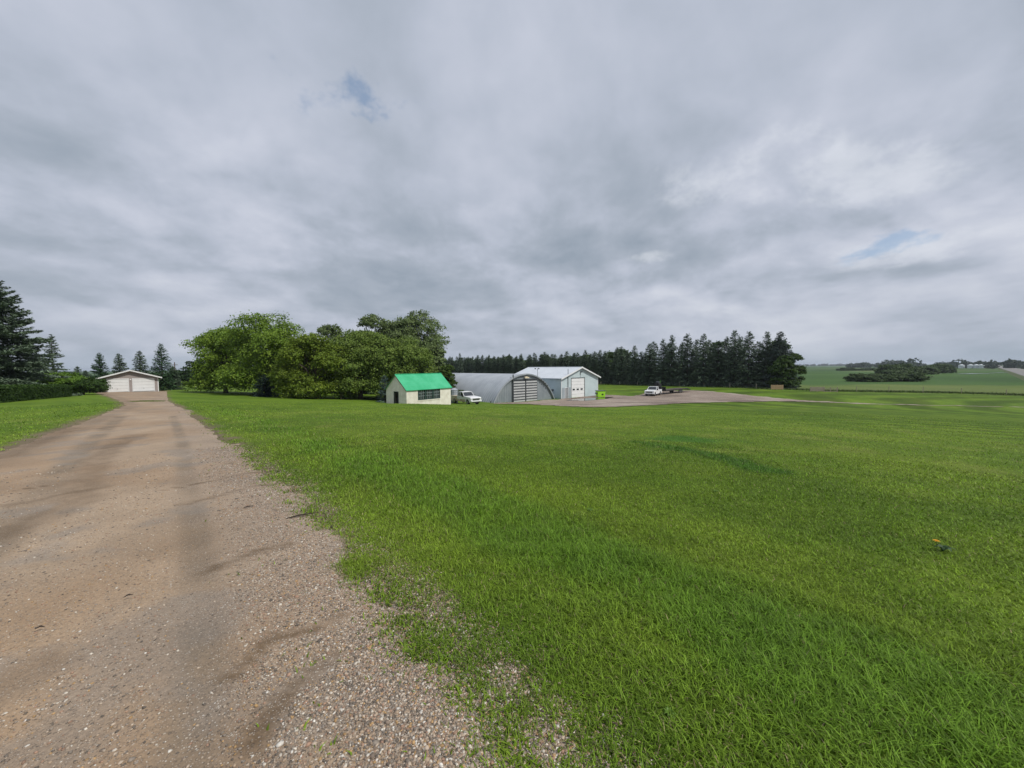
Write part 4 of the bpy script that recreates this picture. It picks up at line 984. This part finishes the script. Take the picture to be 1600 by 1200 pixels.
def leafy(rs, lobes, n, size, c1, c2, low=None, fill=.25):
    """lobes: (x,y,z,rx,ry,rz) ellipsoids covered with leaf cards in small bunches"""
    L = np.array(lobes); vol = (L[:, 3]*L[:, 4])**1.0; k = rs.choice(len(L), n, p=vol/vol.sum())
    nb = n//26+1; kb = rs.choice(len(L), nb, p=vol/vol.sum()); db = sphere_pts(rs, nb); db[:, 2] = np.where(db[:, 2] < -.35, -db[:, 2], db[:, 2])
    rb = .80+.28*rs.rand(nb)**1.0; cb = L[kb, :3]+db*L[kb, 3:]*rb[:, None]
    b = rs.randint(0, nb, n); br_ = np.minimum(L[kb, 3], L[kb, 5]).mean()*.20
    P = cb[b]+rs.randn(n, 3)*br_*np.array([1., 1., .62]); N = db[b]*1.0+np.array([0, 0, .55])
    m_ = rs.rand(n) < fill; q_ = L[k[m_], :3]+sphere_pts(rs, m_.sum())*L[k[m_], 3:]*(rs.rand(m_.sum(), 1)**.5)*.86; P[m_] = q_
    tb = rs.rand(nb)[b][:, None]*.6+rs.rand(n, 1)*.4
    col = np.array(c1)*(1-tb)+np.array(c2)*tb
    if low is not None: P = P[P[:, 2] > low] if False else P
    P[:, 2] = np.maximum(P[:, 2], .15+.3*rs.rand(n))
    sz = size*(.6+.7*rs.rand(n)); return cards(P, N, sz, .55, rs, col, .75)
def limbs(rs, lobes, h0, r0, spread=.35):
    t = MB(); top = np.array(lobes)[:, :3].mean(0); t.bar((0, 0, -.4), (top[0]*.2, top[1]*.2, h0), r0, 9, r0*.72)
    for l in lobes:
        a = Vector((top[0]*.2, top[1]*.2, h0*rs.uniform(.75, 1.))); b = Vector(l[:3]); mid = a.lerp(b, .5)+Vector((rs.uniform(-.3, .3), rs.uniform(-.3, .3), rs.uniform(.0, .6)))
        t.bar(a, mid, r0*.42, 6, r0*.26).bar(mid, b, r0*.26, 5, r0*.06)
    return t
def broadleaf(name, label, seed, loc, w, h, c1, c2, nl=26, n=26000, size=.16, z0=.12, group=None, cat='tree', trunk=True, dome=1., squash=.9, lobe=.20):
    rs = np.random.RandomState(seed); lobes = []
    for i in range(nl):
        d = sphere_pts(rs, 1)[0]; d[2] = rs.uniform(-1., 1.); hr_ = math.sqrt(max(.0, 1-max(0, d[2])**2.2)); a_ = rs.rand()*6.283; d[0] = math.cos(a_)*hr_; d[1] = math.sin(a_)*hr_; rr1 = (.72+.28*rs.rand()) if i > nl*.2 else .4
        lr = w*lobe*(.7+.65*rs.rand())
        x = d[0]*rr1*(w/2-lr*.8); y = d[1]*rr1*(w/2-lr*.8)*squash
        cz_ = h*(z0+1)/2; z = cz_+d[2]*(h*(1-z0)/2-lr*.6)*dome
        z = min(max(z, h*z0+lr*.6), h-lr*.75); lobes.append((x, y, z, lr, lr, lr*.78))
    if z0 < .15:
        for i in range(int(nl*.42)):          # skirt of low boughs
            a_ = 6.283*i/(nl*.42)+rs.rand()*.3; lr = w*lobe*(.6+.5*rs.rand()); q = w/2-lr*.9; q *= rs.uniform(.55, 1.)
            lobes.append((math.cos(a_)*q, math.sin(a_)*q*squash, lr*.62+rs.rand()*h*.16, lr, lr, lr*.8))
    n = int(n*1.35)
    t = thing(name, label, cat, loc, 0, group)
    if trunk: limbs(rs, lobes, h*.28, w*.028+.06).build('trunk', BARK, t)
    V, F, C = leafy(rs, lobes, n, size, c1, c2); npmesh('crown', V, F, LEAF, parent=t, col=C); return t
def spruce(name, label, seed, loc, h, w, c1, c2, n=9000, size=.30, group=None, dens=.42, power=.70, base=.03):
    rs = np.random.RandomState(seed); t = thing(name, label, 'spruce tree', loc, 0, group)
    MB().bar((0, 0, -.4), (0, 0, h*.97), h*.016+.05, 8, .015).build('trunk', BARK, t)
    P, D, S_, C = [], [], [], []
    z = h*base; per = []
    while z < h*.985:
        f = 1-z/h; L_ = (w/2)*(f**power)*(.92+.16*rs.rand())+.10; nb = int(7+6*f)
        for b in range(nb):
            a = rs.rand()*6.283; l = L_*(.68+.42*rs.rand()); per.append((z+rs.uniform(-.15, .15), a, l, f))
        z += dens*(.55+.55*f)*h/14.
    tot = sum(p[2] for p in per)
    for (z, a, l, f) in per:
        m_ = max(3, int(n*l/tot)); s = rs.rand(m_)**.62; dx_, dy_ = math.cos(a), math.sin(a)
        up = .30*(1-f)-.12*f; zz = z+l*s*up-l*.34*s*s*f*1.1+l*.16*s**4
        lat = (rs.rand(m_)-.5)*l*.60*(1.12-s); 
        X = dx_*l*s-dy_*lat; Y = dy_*l*s+dx_*lat; Z = zz-np.abs(lat)*.22+rs.randn(m_)*.04*h/14-rs.rand(m_)*.16*h/14
        P.append(np.c_[X, Y, Z]); D.append(np.c_[dx_*.75-dy_*np.sign(lat)*.6, dy_*.75+dx_*np.sign(lat)*.6, -.30+0*s-.35*rs.rand(m_)])
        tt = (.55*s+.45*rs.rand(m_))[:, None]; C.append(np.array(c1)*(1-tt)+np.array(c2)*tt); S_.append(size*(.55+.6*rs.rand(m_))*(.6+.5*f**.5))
    P = np.vstack(P); D = np.vstack(D); C = np.vstack(C); S_ = np.concatenate(S_)
    P[:, 2] = np.clip(P[:, 2], .1, h)
    N = np.tile([0, 0, 1.], (len(P), 1)); V, F, Cc = cards(P, N, S_, .26, rs, C, .42, hang=D)
    npmesh('crown', V, F, NEEDLE, parent=t, col=Cc); return t

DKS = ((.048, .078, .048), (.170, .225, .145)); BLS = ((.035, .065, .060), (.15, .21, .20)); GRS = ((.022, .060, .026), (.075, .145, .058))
def gl(u, Y, dz=0.): x = place(u, Y); return (x, Y, bz(x, Y)+dz)
# left side of the drive
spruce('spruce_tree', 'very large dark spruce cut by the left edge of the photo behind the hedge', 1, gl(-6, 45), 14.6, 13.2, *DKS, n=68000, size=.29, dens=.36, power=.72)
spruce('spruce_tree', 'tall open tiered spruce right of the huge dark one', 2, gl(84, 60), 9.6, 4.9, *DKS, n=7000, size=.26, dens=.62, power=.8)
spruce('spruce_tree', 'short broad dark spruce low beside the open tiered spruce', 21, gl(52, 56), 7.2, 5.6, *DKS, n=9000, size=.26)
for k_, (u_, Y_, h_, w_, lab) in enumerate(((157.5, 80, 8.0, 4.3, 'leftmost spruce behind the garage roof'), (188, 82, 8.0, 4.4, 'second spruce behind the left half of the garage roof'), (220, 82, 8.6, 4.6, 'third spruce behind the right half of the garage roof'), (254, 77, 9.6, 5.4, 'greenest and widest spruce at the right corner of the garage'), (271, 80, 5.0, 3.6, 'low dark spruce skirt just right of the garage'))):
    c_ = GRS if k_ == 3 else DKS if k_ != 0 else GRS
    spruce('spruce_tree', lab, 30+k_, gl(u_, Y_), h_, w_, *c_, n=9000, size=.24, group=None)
spruce('spruce_tree', 'faint far spruce left of the garage beyond the shrubs', 40, gl(122, 110), 6.5, 4.2, *DKS, n=2500, size=.4)
spruce('spruce_tree', 'faint far bushy spruce between the shrubs and the garage', 41, gl(134, 110), 5.2, 5.0, *DKS, n=2500, size=.4)
spruce('blue_spruce', 'small pale blue spruce beside the left wall of the shed', 42, gl(601, 52.5, -.1), 3.9, 2.6, *BLS, n=4200, size=.15, dens=.9)
spruce('spruce_tree', 'low dark spruce under the left part of the tree clump', 43, gl(413, 58), 3.4, 4.6, (.010, .026, .020), (.035, .06, .055), n=5200, size=.20)
# shrubs and hedge at the left
broadleaf('shrub', 'bright green rounded shrub below the open tiered spruce', 50, gl(97, 52), 5.2, 3.1, (.075, .165, .014), (.150, .250, .030), 18, 11000, .13, .0, cat='shrub')
broadleaf('shrub', 'darker green shrub between the bright shrub and the garage', 51, gl(128, 53), 5.6, 2.2, (.030, .070, .012), (.060, .11, .02), 14, 9000, .12, .0, cat='shrub')
broadleaf('shrub', 'olive shrub against the left wall of the garage', 52, gl(151, 63), 2.8, 2.3, (.030, .065, .012), (.060, .10, .02), 10, 4500, .12, .0, cat='shrub')
rs = np.random.RandomState(8)
HA, HB = np.array([-66., 40.]), np.array([-56.5, 49.3])
HA, HB = np.array([place(-45, 31.5), 31.5]), np.array([place(96, 46.5), 46.5])
hd_ = thing('hedge', 'long clipped dark hedge in front of the huge spruce at the left', 'hedge', (float(HA[0]), float(HA[1]), bz(*HA)))
n = 60000; s = rs.rand(n); face = rs.rand(n); hgt = 1.45-.12*s
across = (rs.rand(n)*2-1)*.62; zz = rs.rand(n)*hgt
top_ = face < .35; zz = np.where(top_, hgt+rs.randn(n)*.07, zz); across = np.where(top_, across, np.where(face < .9, -.62, .62)+rs.randn(n)*.09)
lump = (fbm(s*80, zz*1.5, 3, .6)-.5)*.35
dirh = (HB-HA)/np.linalg.norm(HB-HA); nrm = np.array([-dirh[1], dirh[0]]); 
if nrm@HA < 0: nrm = -nrm
P2_ = HA+(HB-HA)*s[:, None]+nrm*(across*(1+lump))[:, None]
P = np.c_[P2_-HA, G(P2_[:, 0], P2_[:, 1])-bz(*HA)+zz*(1+lump*.15)]
N = np.c_[np.where(top_[:, None], 0, -nrm*np.where(across > 0, -1, 1)[:, None]), np.where(top_, 1., .25)]
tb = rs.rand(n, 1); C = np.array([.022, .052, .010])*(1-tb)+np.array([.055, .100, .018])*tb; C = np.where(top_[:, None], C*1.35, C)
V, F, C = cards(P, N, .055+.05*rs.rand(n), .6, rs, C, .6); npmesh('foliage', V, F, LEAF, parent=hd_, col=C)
st_ = MB()
for k_ in range(40):
    q_ = HA+(HB-HA)*(k_+.5)/40-HA; z_ = bz(*(q_+HA))-bz(*HA); st_.bar((q_[0], q_[1], z_-.2), (q_[0]+rs.uniform(-.3, .3), q_[1]+rs.uniform(-.3, .3), z_+1.2), .03, 5, .01)
st_.build('stems', BARK, hd_)

# tree clump in the middle
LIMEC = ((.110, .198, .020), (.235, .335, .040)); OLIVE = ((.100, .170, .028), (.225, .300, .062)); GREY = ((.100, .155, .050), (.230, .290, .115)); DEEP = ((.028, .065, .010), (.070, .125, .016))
for a in (
 ('maple_tree', 'lime green maple at the left end of the tree clump', 60, gl(352, 68), 12.2, 11.8, *LIMEC, 34, 32000, .17, .05),
 ('maple_tree', 'largest round topped maple in the left half of the clump', 61, gl(418, 63), 15.0, 13.4, *LIMEC, 40, 42000, .17, .06),
 ('maple_tree', 'yellow green maple leaning forward at the centre of the clump', 62, gl(497, 57), 11.6, 9.6, (.095, .158, .014), (.205, .265, .030), 34, 34000, .16, .02),
 ('elm_tree', 'dense olive tree behind the shed at the centre right of the clump', 63, gl(563, 61), 12.6, 10.9, *OLIVE, 36, 36000, .15, .02),
 ('elm_tree', 'olive tree directly behind the green roofed shed', 64, gl(632, 63), 11.4, 10.6, *OLIVE, 34, 34000, .15, .0),
 ('poplar_tree', 'tall airy poplar rising above the middle of the clump', 65, gl(588, 84), 10.8, 17.6, *GREY, 44, 27000, .21, .12),
 ('poplar_tree', 'tall airy poplar rising highest at the right end of the clump', 66, gl(655, 84), 13.4, 18.6, *GREY, 56, 30000, .21, .10),
 ('poplar_tree', 'smaller pale poplar top left of the tall ones', 67, gl(517, 80), 8.6, 14.4, *GREY, 34, 16000, .2, .10),
 ('poplar_tree', 'pale airy poplar filling the gap between the two tall ones', 76, gl(622, 88), 10.0, 16.6, *GREY, 40, 22000, .22, .12),
 ('elm_tree', 'medium green tree closing the right side of the clump', 68, gl(676, 74), 7.2, 10.8, *GREY, 22, 15000, .18, .02),
 ('chokecherry_tree', 'low bright shrubby tree by the far end of the shed roof', 69, gl(702, 72), 5.6, 6.6, (.045, .085, .012), (.095, .150, .025), 16, 9000, .16, .0),
 ('maple_tree', 'dark shaded tree filling the foot of the clump at left centre', 70, gl(455, 66), 10.0, 8.0, *DEEP, 24, 20000, .17, .0),  # shade under the clump is painted into the dark leaf colour
 ('elm_tree', 'dark shaded tree filling the foot of the clump behind the small blue spruce', 71, gl(590, 68), 12.0, 8.6, *DEEP, 24, 20000, .17, .0),  # leaf colour darkened here too, to stand for understory shade
 ('shrub', 'bright leafy sapling at the foot of the clump left of the shed', 72, gl(532, 56.5), 1.6, 2.4, (.05, .11, .012), (.09, .16, .02), 8, 1500, .12, .0),
): 
    t_ = broadleaf(*a, cat='shrub' if a[0] == 'shrub' else 'tree', lobe=.16)
broadleaf('elm_tree', 'dark tree far behind the left end of the clump', 73, gl(306, 122), 9., 8.2, (.018, .045, .012), (.04, .075, .02), 18, 7000, .3, .0, cat='tree')

# spruce row
row = smooth_line([(73.5, 103), (62, 113.5), (48, 129), (34, 147), (12, 176), (-14, 206), (-44, 240)], 300); dr = np.r_[0, np.cumsum(np.hypot(*np.diff(row, axis=0).T))]
protos = []
for k_, (h_, w_, c_) in enumerate(((16., 10., ((.035, .055, .046), (.125, .160, .142))), (16.5, 9.2, DKS), (14., 8.2, DKS), (13.2, 7.6, ((.044, .072, .042), (.140, .190, .115))))):
    protos.append((k_, h_, w_, c_))
R_ = random.Random(4); made = {}; s_ = 0.; idx = 0
names = ['first spruce of the row, pale bluish and widest at its right end', 'second spruce of the row from the right', 'third spruce of the row from the right', 'fourth spruce of the row from the right']
def ordinal(n):
    return ('%d%s' % (n, 'th' if 10 <= n % 100 <= 20 else {1: 'st', 2: 'nd', 3: 'rd'}.get(n % 10, 'th')))
while s_ < dr[-1]:
    x = float(np.interp(s_, dr, row[:, 0])); y = float(np.interp(s_, dr, row[:, 1])); u_ = x/y
    top = 16.2 if idx < 9 else 14.6-.2*min(6, (idx-9)) if idx < 15 else 13.2
    if idx in (4, 10): top *= .86
    k_ = 0 if idx == 0 else (1+idx % 2 if idx < 12 else 2+idx % 2)
    top *= R_.uniform(.94, 1.06); x += R_.uniform(-.9, .9); y += R_.uniform(-.9, .9)
    if idx < 6: where = 'right of the flatbed trailer'
    elif idx < 13: where = 'behind the trailer and the white pickup'
    elif idx < 20: where = 'right of the workshop roof'
    elif idx < 33: where = 'above the workshop roof'
    else: where = 'between the tree clump and the workshop'
    lab = '%s spruce from the right in the long row, %s' % (ordinal(idx+1), where)
    if idx == 0: lab = 'pale bluish widest spruce ending the long row at the right'
    loc_ = (x, y, bz(x, y))
    if k_ not in made:
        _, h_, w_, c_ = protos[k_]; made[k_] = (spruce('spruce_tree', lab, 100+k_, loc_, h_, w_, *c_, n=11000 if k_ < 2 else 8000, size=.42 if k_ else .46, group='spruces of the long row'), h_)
        made[k_][0].scale = (1, 1, top/h_); made[k_][0].rotation_euler = (0, 0, R_.uniform(0, 6.28))
    else:
        p_, h_ = made[k_]; sc = top/h_; wv = R_.uniform(.85, 1.12); dup(p_, loc_, R_.uniform(0, 6.28), (wv, wv, sc), lab)
    s_ += (4.3 if idx < 9 else 3.6)*R_.uniform(.85, 1.15); idx += 1
n2 = 0; s_ = 3.
while s_ < dr[-1]-6:
    x = float(np.interp(s_, dr, row[:, 0]))+4.4+R_.uniform(-.8, .8); y = float(np.interp(s_, dr, row[:, 1]))+3.6+R_.uniform(-.8, .8)
    p_, h_ = made[2 if n2 % 3 else 3]; wv = R_.uniform(1., 1.2); tp = (15.2 if n2 < 9 else 12.8)*R_.uniform(.88, 1.04)
    dup(p_, (x, y, bz(x, y)), R_.uniform(0, 6.28), (wv, wv, tp/h_), '%s spruce from the right in the hidden rear rank of the row' % ordinal(n2+1)); n2 += 1; s_ += 4.4
# broadleaf trees behind the row and at its right end
bl = None
E2 = [(1212, 108, 9.0, 13.4, 'dark leafy tree rising behind the end of the spruce row'), (1236, 106, 7.0, 9.6, 'rounded dark leafy tree just left of the crop field horizon'), (1222, 101, 7.4, 8.6, 'lighter leafy tree low in front at the right end of the wood')]
for k_, (u_, Y_, w_, h_, lab) in enumerate(E2):
    broadleaf('leafy_tree', lab, 80+k_, gl(u_, Y_), w_, h_, *((DEEP, DEEP, ((.035, .080, .012), (.070, .120, .02)))[k_]), 26, 16000, .24, .0, lobe=.17)
broadleaf('leafy_tree', 'leafy tree top peeping between the tallest spruces', 84, gl(1125, 122), 9, 14.2, *DEEP, 20, 7000, .3, .1)
pr1_ = None
for k_ in range(17):
    f = k_/16; x = 48+(-52-48)*f; y = 150+(262-150)*f; x += R_.uniform(-2, 2); y += 6+R_.uniform(0, 6); hh2 = R_.uniform(10.5, 13.)
    lab = '%s leafy tree from the right behind the spruce row' % ordinal(k_+1)
    if pr1_ is None: pr1_ = broadleaf('leafy_tree', lab, 90, (x, y, bz(x, y)), 10.5, 14., (.040, .085, .014), (.085, .140, .028), 22, 7000, .38, .1, group='leafy trees behind the spruce row')
    else: wv = R_.uniform(.8, 1.1); dup(pr1_, (x, y, bz(x, y)), R_.uniform(0, 6.28), (wv, wv, hh2/14), lab)
spruce('spruce_tree', 'lone pointed spruce standing beyond the hut left of the row', 44, gl(719, 215), 15.2, 6.0, *DKS, n=4000, size=.5)
# bushes in the crop field
bu = None; BUSH = []
for k_ in range(15): f = k_/14; BUSH.append((1342+f*85+R_.uniform(-4, 4), 152+R_.uniform(-3, 8), R_.uniform(3.0, 4.4), R_.uniform(7, 10)))
for k_ in range(11): f = k_/10; BUSH.append((1395+f*78, 190+f*120, R_.uniform(5, 7.5), R_.uniform(9, 15)))
for k_ in range(4): BUSH.append((1385+k_*9, 215, R_.uniform(8.0, 9.2), 11))
for k_ in range(4): BUSH.append((1457+k_*7, 300, R_.uniform(7.5, 9), 12))
for k_ in range(10): BUSH.append((1312+k_*6.2, 480, R_.uniform(3, 5), 10))
for k_, (u_, Y_, h_, w_) in enumerate(BUSH):
    where = 'front edge of the bushy bluff in the crop field' if k_ < 15 else 'middle of the bushy bluff in the crop field' if k_ < 26 else 'tall centre of the bushy bluff' if k_ < 30 else 'far right end of the bushy bluff' if k_ < 34 else 'thin far hedgerow left of the bushy bluff'
    base_ = (0, 15, 26, 30, 34, 44); j_ = k_-max(b for b in base_ if b <= k_)+1
    lab = '%s bush from the left, %s' % (ordinal(j_), where); x = place(u_, Y_); loc_ = (x, Y_, bz(x, Y_))
    if bu is None: bu = broadleaf('bush', lab, 95, loc_, 9., 5., (.042, .080, .026), (.105, .155, .052), 20, 5000, .34, .0, cat='bush', group='bushes in the crop field', lobe=.2); bu.scale = (w_/9, w_/9, h_/5*.82)
    else: dup(bu, loc_, R_.uniform(0, 6.28), (w_/9, w_/9, h_/5*.82), lab)
# far-off woods along the horizon: one mass each
def treeline(label, runs, seed, c1=(.020, .045, .020), c2=(.045, .075, .032)):
    rs = np.random.RandomState(seed); VV, FF, CC, o = [], [], [], 0
    for (u0, u1, Y_, h_, dens) in runs:
        x0, x1 = place(u0, Y_), place(u1, Y_); n = int(abs(x1-x0)/h_*dens); 
        for k_ in range(max(1, n)):
            x = x0+(x1-x0)*rs.rand(); y = Y_*(1+.06*rs.randn()*.5); hh3 = h_*(.55+.6*rs.rand()); r_ = hh3*(.45+.35*rs.rand())
            d = sphere_pts(rs, 110); P = np.array([x, y, float(H(x, y))+hh3*.5])+d*np.array([r_, r_, hh3*.5])*(.75+.35*rs.rand(110, 1))
            tb = rs.rand(110, 1); V, F, C = cards(P, d, np.full(110, hh3*.14), .7, rs, np.array(c1)*(1-tb)+np.array(c2)*tb, .6)
            VV.append(V); FF.append(F+o); CC.append(C); o += len(V)
    tag(npmesh('far_woods', np.vstack(VV), np.vstack(FF), LEAF, col=np.vstack(CC)), label, 'woods', kind='stuff')
treeline('far dark woods along the horizon at the right', [(1238, 1330, 2600, 14, 2), (1320, 1420, 1000, 12, 2.2), (1345, 1412, 900, 15, 1.6), (1412, 1440, 780, 17, 2), (1405, 1480, 900, 13, 2), (1470, 1520, 900, 11, 2), (1508, 1545, 670, 11.5, 2.4), (1528, 1544, 640, 14, 2), (1570, 1640, 560, 13, 2.6), (1545, 1640, 1500, 14, 1.6)], 3)
treeline('far dark woods along the horizon at the left', [(-60, 340, 420, 7, 1.2), (100, 150, 330, 8, 1.5), (255, 330, 700, 8, 1.2)], 4)

# rank grass along the fence line
x0s = smooth_line([(0,147.5),(34.2,138.8),(47.5,124),(55.4,116.3),(62,109),(67.5,99.5),(75.7,91),(97.5,82),(103.6,76)], 3000)
k_ = rng_.randint(0, 3000, 16000); x = x0s[k_, 0]+rng_.randn(16000)*1.0+1.0; y = x0s[k_, 1]+rng_.randn(16000)*1.0+1.0; n = len(x)
col = (np.array([.045, .085, .018])*(1-rng_.rand(n, 1))+np.array([.11, .14, .045])*rng_.rand(n, 1))
V, F, C = blades(x, y, G(x, y)-.02, .15+.4*rng_.rand(n), .10+.08*rng_.rand(n), .2+.5*rng_.rand(n), col, 2)
tag(npmesh('fence_line_grass', V, F, BLADE, col=C), 'tall rank grass along the wire fences', 'grass', kind='stuff')

# flower and its leaves in the lawn
fx_, fy_ = 4.13, 3.60; fz = float(G(fx_, fy_))
fl = thing('dandelion', 'single orange yellow flower with dark leaves in the lawn at right', 'flower', (fx_, fy_, fz))
MB().bar((0, 0, 0), (-.012, .0, .105), .0028, 6, .0022).build('stem', mat('stem_green', (.10, .17, .03), (.08, .14, .02), 9., .6), fl)
pt = MB()
for k_ in range(34):
    a = k_*2.399; r_ = .027*(.35+.65*(k_/34)); up_ = .010*(1-k_/40)
    c_ = Vector((-.012, 0, .105)); e_2 = c_+Vector((math.cos(a)*r_, math.sin(a)*r_, up_)); sd_ = Vector((-math.sin(a), math.cos(a), 0))*.0045
    pt.add([c_, e_2-sd_, e_2+Vector((math.cos(a)*.004, math.sin(a)*.004, .001)), e_2+sd_], [(0, 1, 2, 3)])
pt.build('petals', mat('petal', (.85, .42, .02), (.80, .50, .06), 40., .6, trans=.2), fl)
lf = MB()
for k_, (a, l) in enumerate(((.2, .09), (-.6, .10), (-1.4, .07), (2.7, .06), (1.3, .07), (-2.3, .05))):
    d_ = Vector((math.cos(a), math.sin(a), 0)); s2 = Vector((-d_.y, d_.x, 0)); P_ = []
    for q_ in range(6):
        t = q_/5; c_ = d_*l*t+Vector((.03, -.02, .012+.05*math.sin(t*2.6))); wd_ = .016*math.sin(math.pi*min(1, t*.9+.08))*(1+.35*(-1)**q_)
        P_ += [c_-s2*wd_, c_+s2*wd_]
    lf.add(P_, [(2*q_, 2*q_+1, 2*q_+3, 2*q_+2) for q_ in range(5)])
lf.build('leaves', mat('dark_leaf', (.022, .055, .012), (.03, .07, .015), 20., .5), fl)
# twigs on the drive
TW = mat('twig_bark', (.05, .038, .03), (.03, .022, .018), 20., .9)
for (x, y, a, l, r_, lab) in ((-2.50, 4.42, .55, .34, .011, 'longest dark twig at the grassy right edge of the drive'), (-3.38, 4.75, .6, .10, .010, 'short dark twig in the gravel left of the longest one'), (-2.90, 2.77, .7, .05, .006, 'tiny dark twig in the middle of the drive'), (-3.13, 2.42, .5, .05, .006, 'tiny dark twig nearest the bottom left of the photo'), (-1.98, 4.05, 2.2, .09, .009, 'small dark bark chip beside the yellow green weeds')):
    t_ = thing('twig', lab, 'twig', (x, y, float(H(x, y))+.028), a)
    MB().bar((-l*.5, 0, 0), (-l*.1, .01, .006), r_*.5, 6, r_*.9).bar((-l*.1, .01, .006), (l*.5, -.01, .004), r_*.9, 6, r_*.25).build('stick', TW, t_)
    MB().bar((-l*.05, .008, .006), (l*.16, l*.12, .012), r_*.5, 5, r_*.15).build('side_shoot', TW, t_)
# a few broad-leaved weeds in the lawn
WD = mat('weed_leaf', (.105, .205, .022), (.135, .235, .035), 12., .5, trans=.25)
w0_ = None
for k_, (x, y, s2_, lab) in enumerate(((1.72, 2.58, .8, 'bright leafy weed in the lawn nearest the bottom centre'), (-.35, 3.0, .7, 'leafy weed by the gravel edge beside the bare soil patch'), (.95, 4.6, .9, 'larger leafy weed further up the lawn'), (3.0, 5.5, .8, 'leafy weed in the lawn towards the orange flower'), (-1.6, 5.2, .7, 'leafy weed in the long grass of the verge'), (.75, 1.75, .6, 'small leafy weed on the gravel edge near the bottom'))):
    loc_ = (x, y, float(G(x, y)))
    if w0_ is None:
        w0_ = thing('weed', lab, 'weed', loc_, 0, 'leafy weeds in the lawn'); lf = MB(); rr3 = random.Random(3)
        for q_ in range(13):
            a = q_*2.4; l = rr3.uniform(.06, .12); d_ = Vector((math.cos(a), math.sin(a), 0)); s3 = Vector((-d_.y, d_.x, 0)); P_ = []
            for j_ in range(6):
                t = j_/5; c_ = d_*l*t+Vector((0, 0, .015+rr3.uniform(.04, .06)*math.sin(t*2.3))); wd_ = .011*math.sin(math.pi*min(1, t*.9+.08)); P_ += [c_-s3*wd_, c_+s3*wd_]
            lf.add(P_, [(2*j_, 2*j_+1, 2*j_+3, 2*j_+2) for j_ in range(5)])
        lf.build('leaves', WD, w0_); MB().bar((0, 0, -.01), (0, 0, .04), .004, 6).build('stem', WD, w0_); w0_.scale = (s2_*.55,)*3
    else: dup(w0_, loc_, k_*1.1, (s2_*.55,)*3, lab)

# ------------------------------------------------------------------ the air
hm = bpy.data.materials.new('haze_air'); hm.use_nodes = True; ht = hm.node_tree; ht.nodes.clear()
pv = ht.nodes.new('ShaderNodeVolumePrincipled'); pv.inputs['Color'].default_value = (.80, .88, 1, 1); pv.inputs['Density'].default_value = .00012; pv.inputs['Anisotropy'].default_value = .2
ho = ht.nodes.new('ShaderNodeOutputMaterial'); ht.links.new(pv.outputs[0], ho.inputs[1])
hb = MB().box(-7700, 7700, -7700, 7700, -18, 16.5).build('haze', hm); tag(hb, kind='stuff')
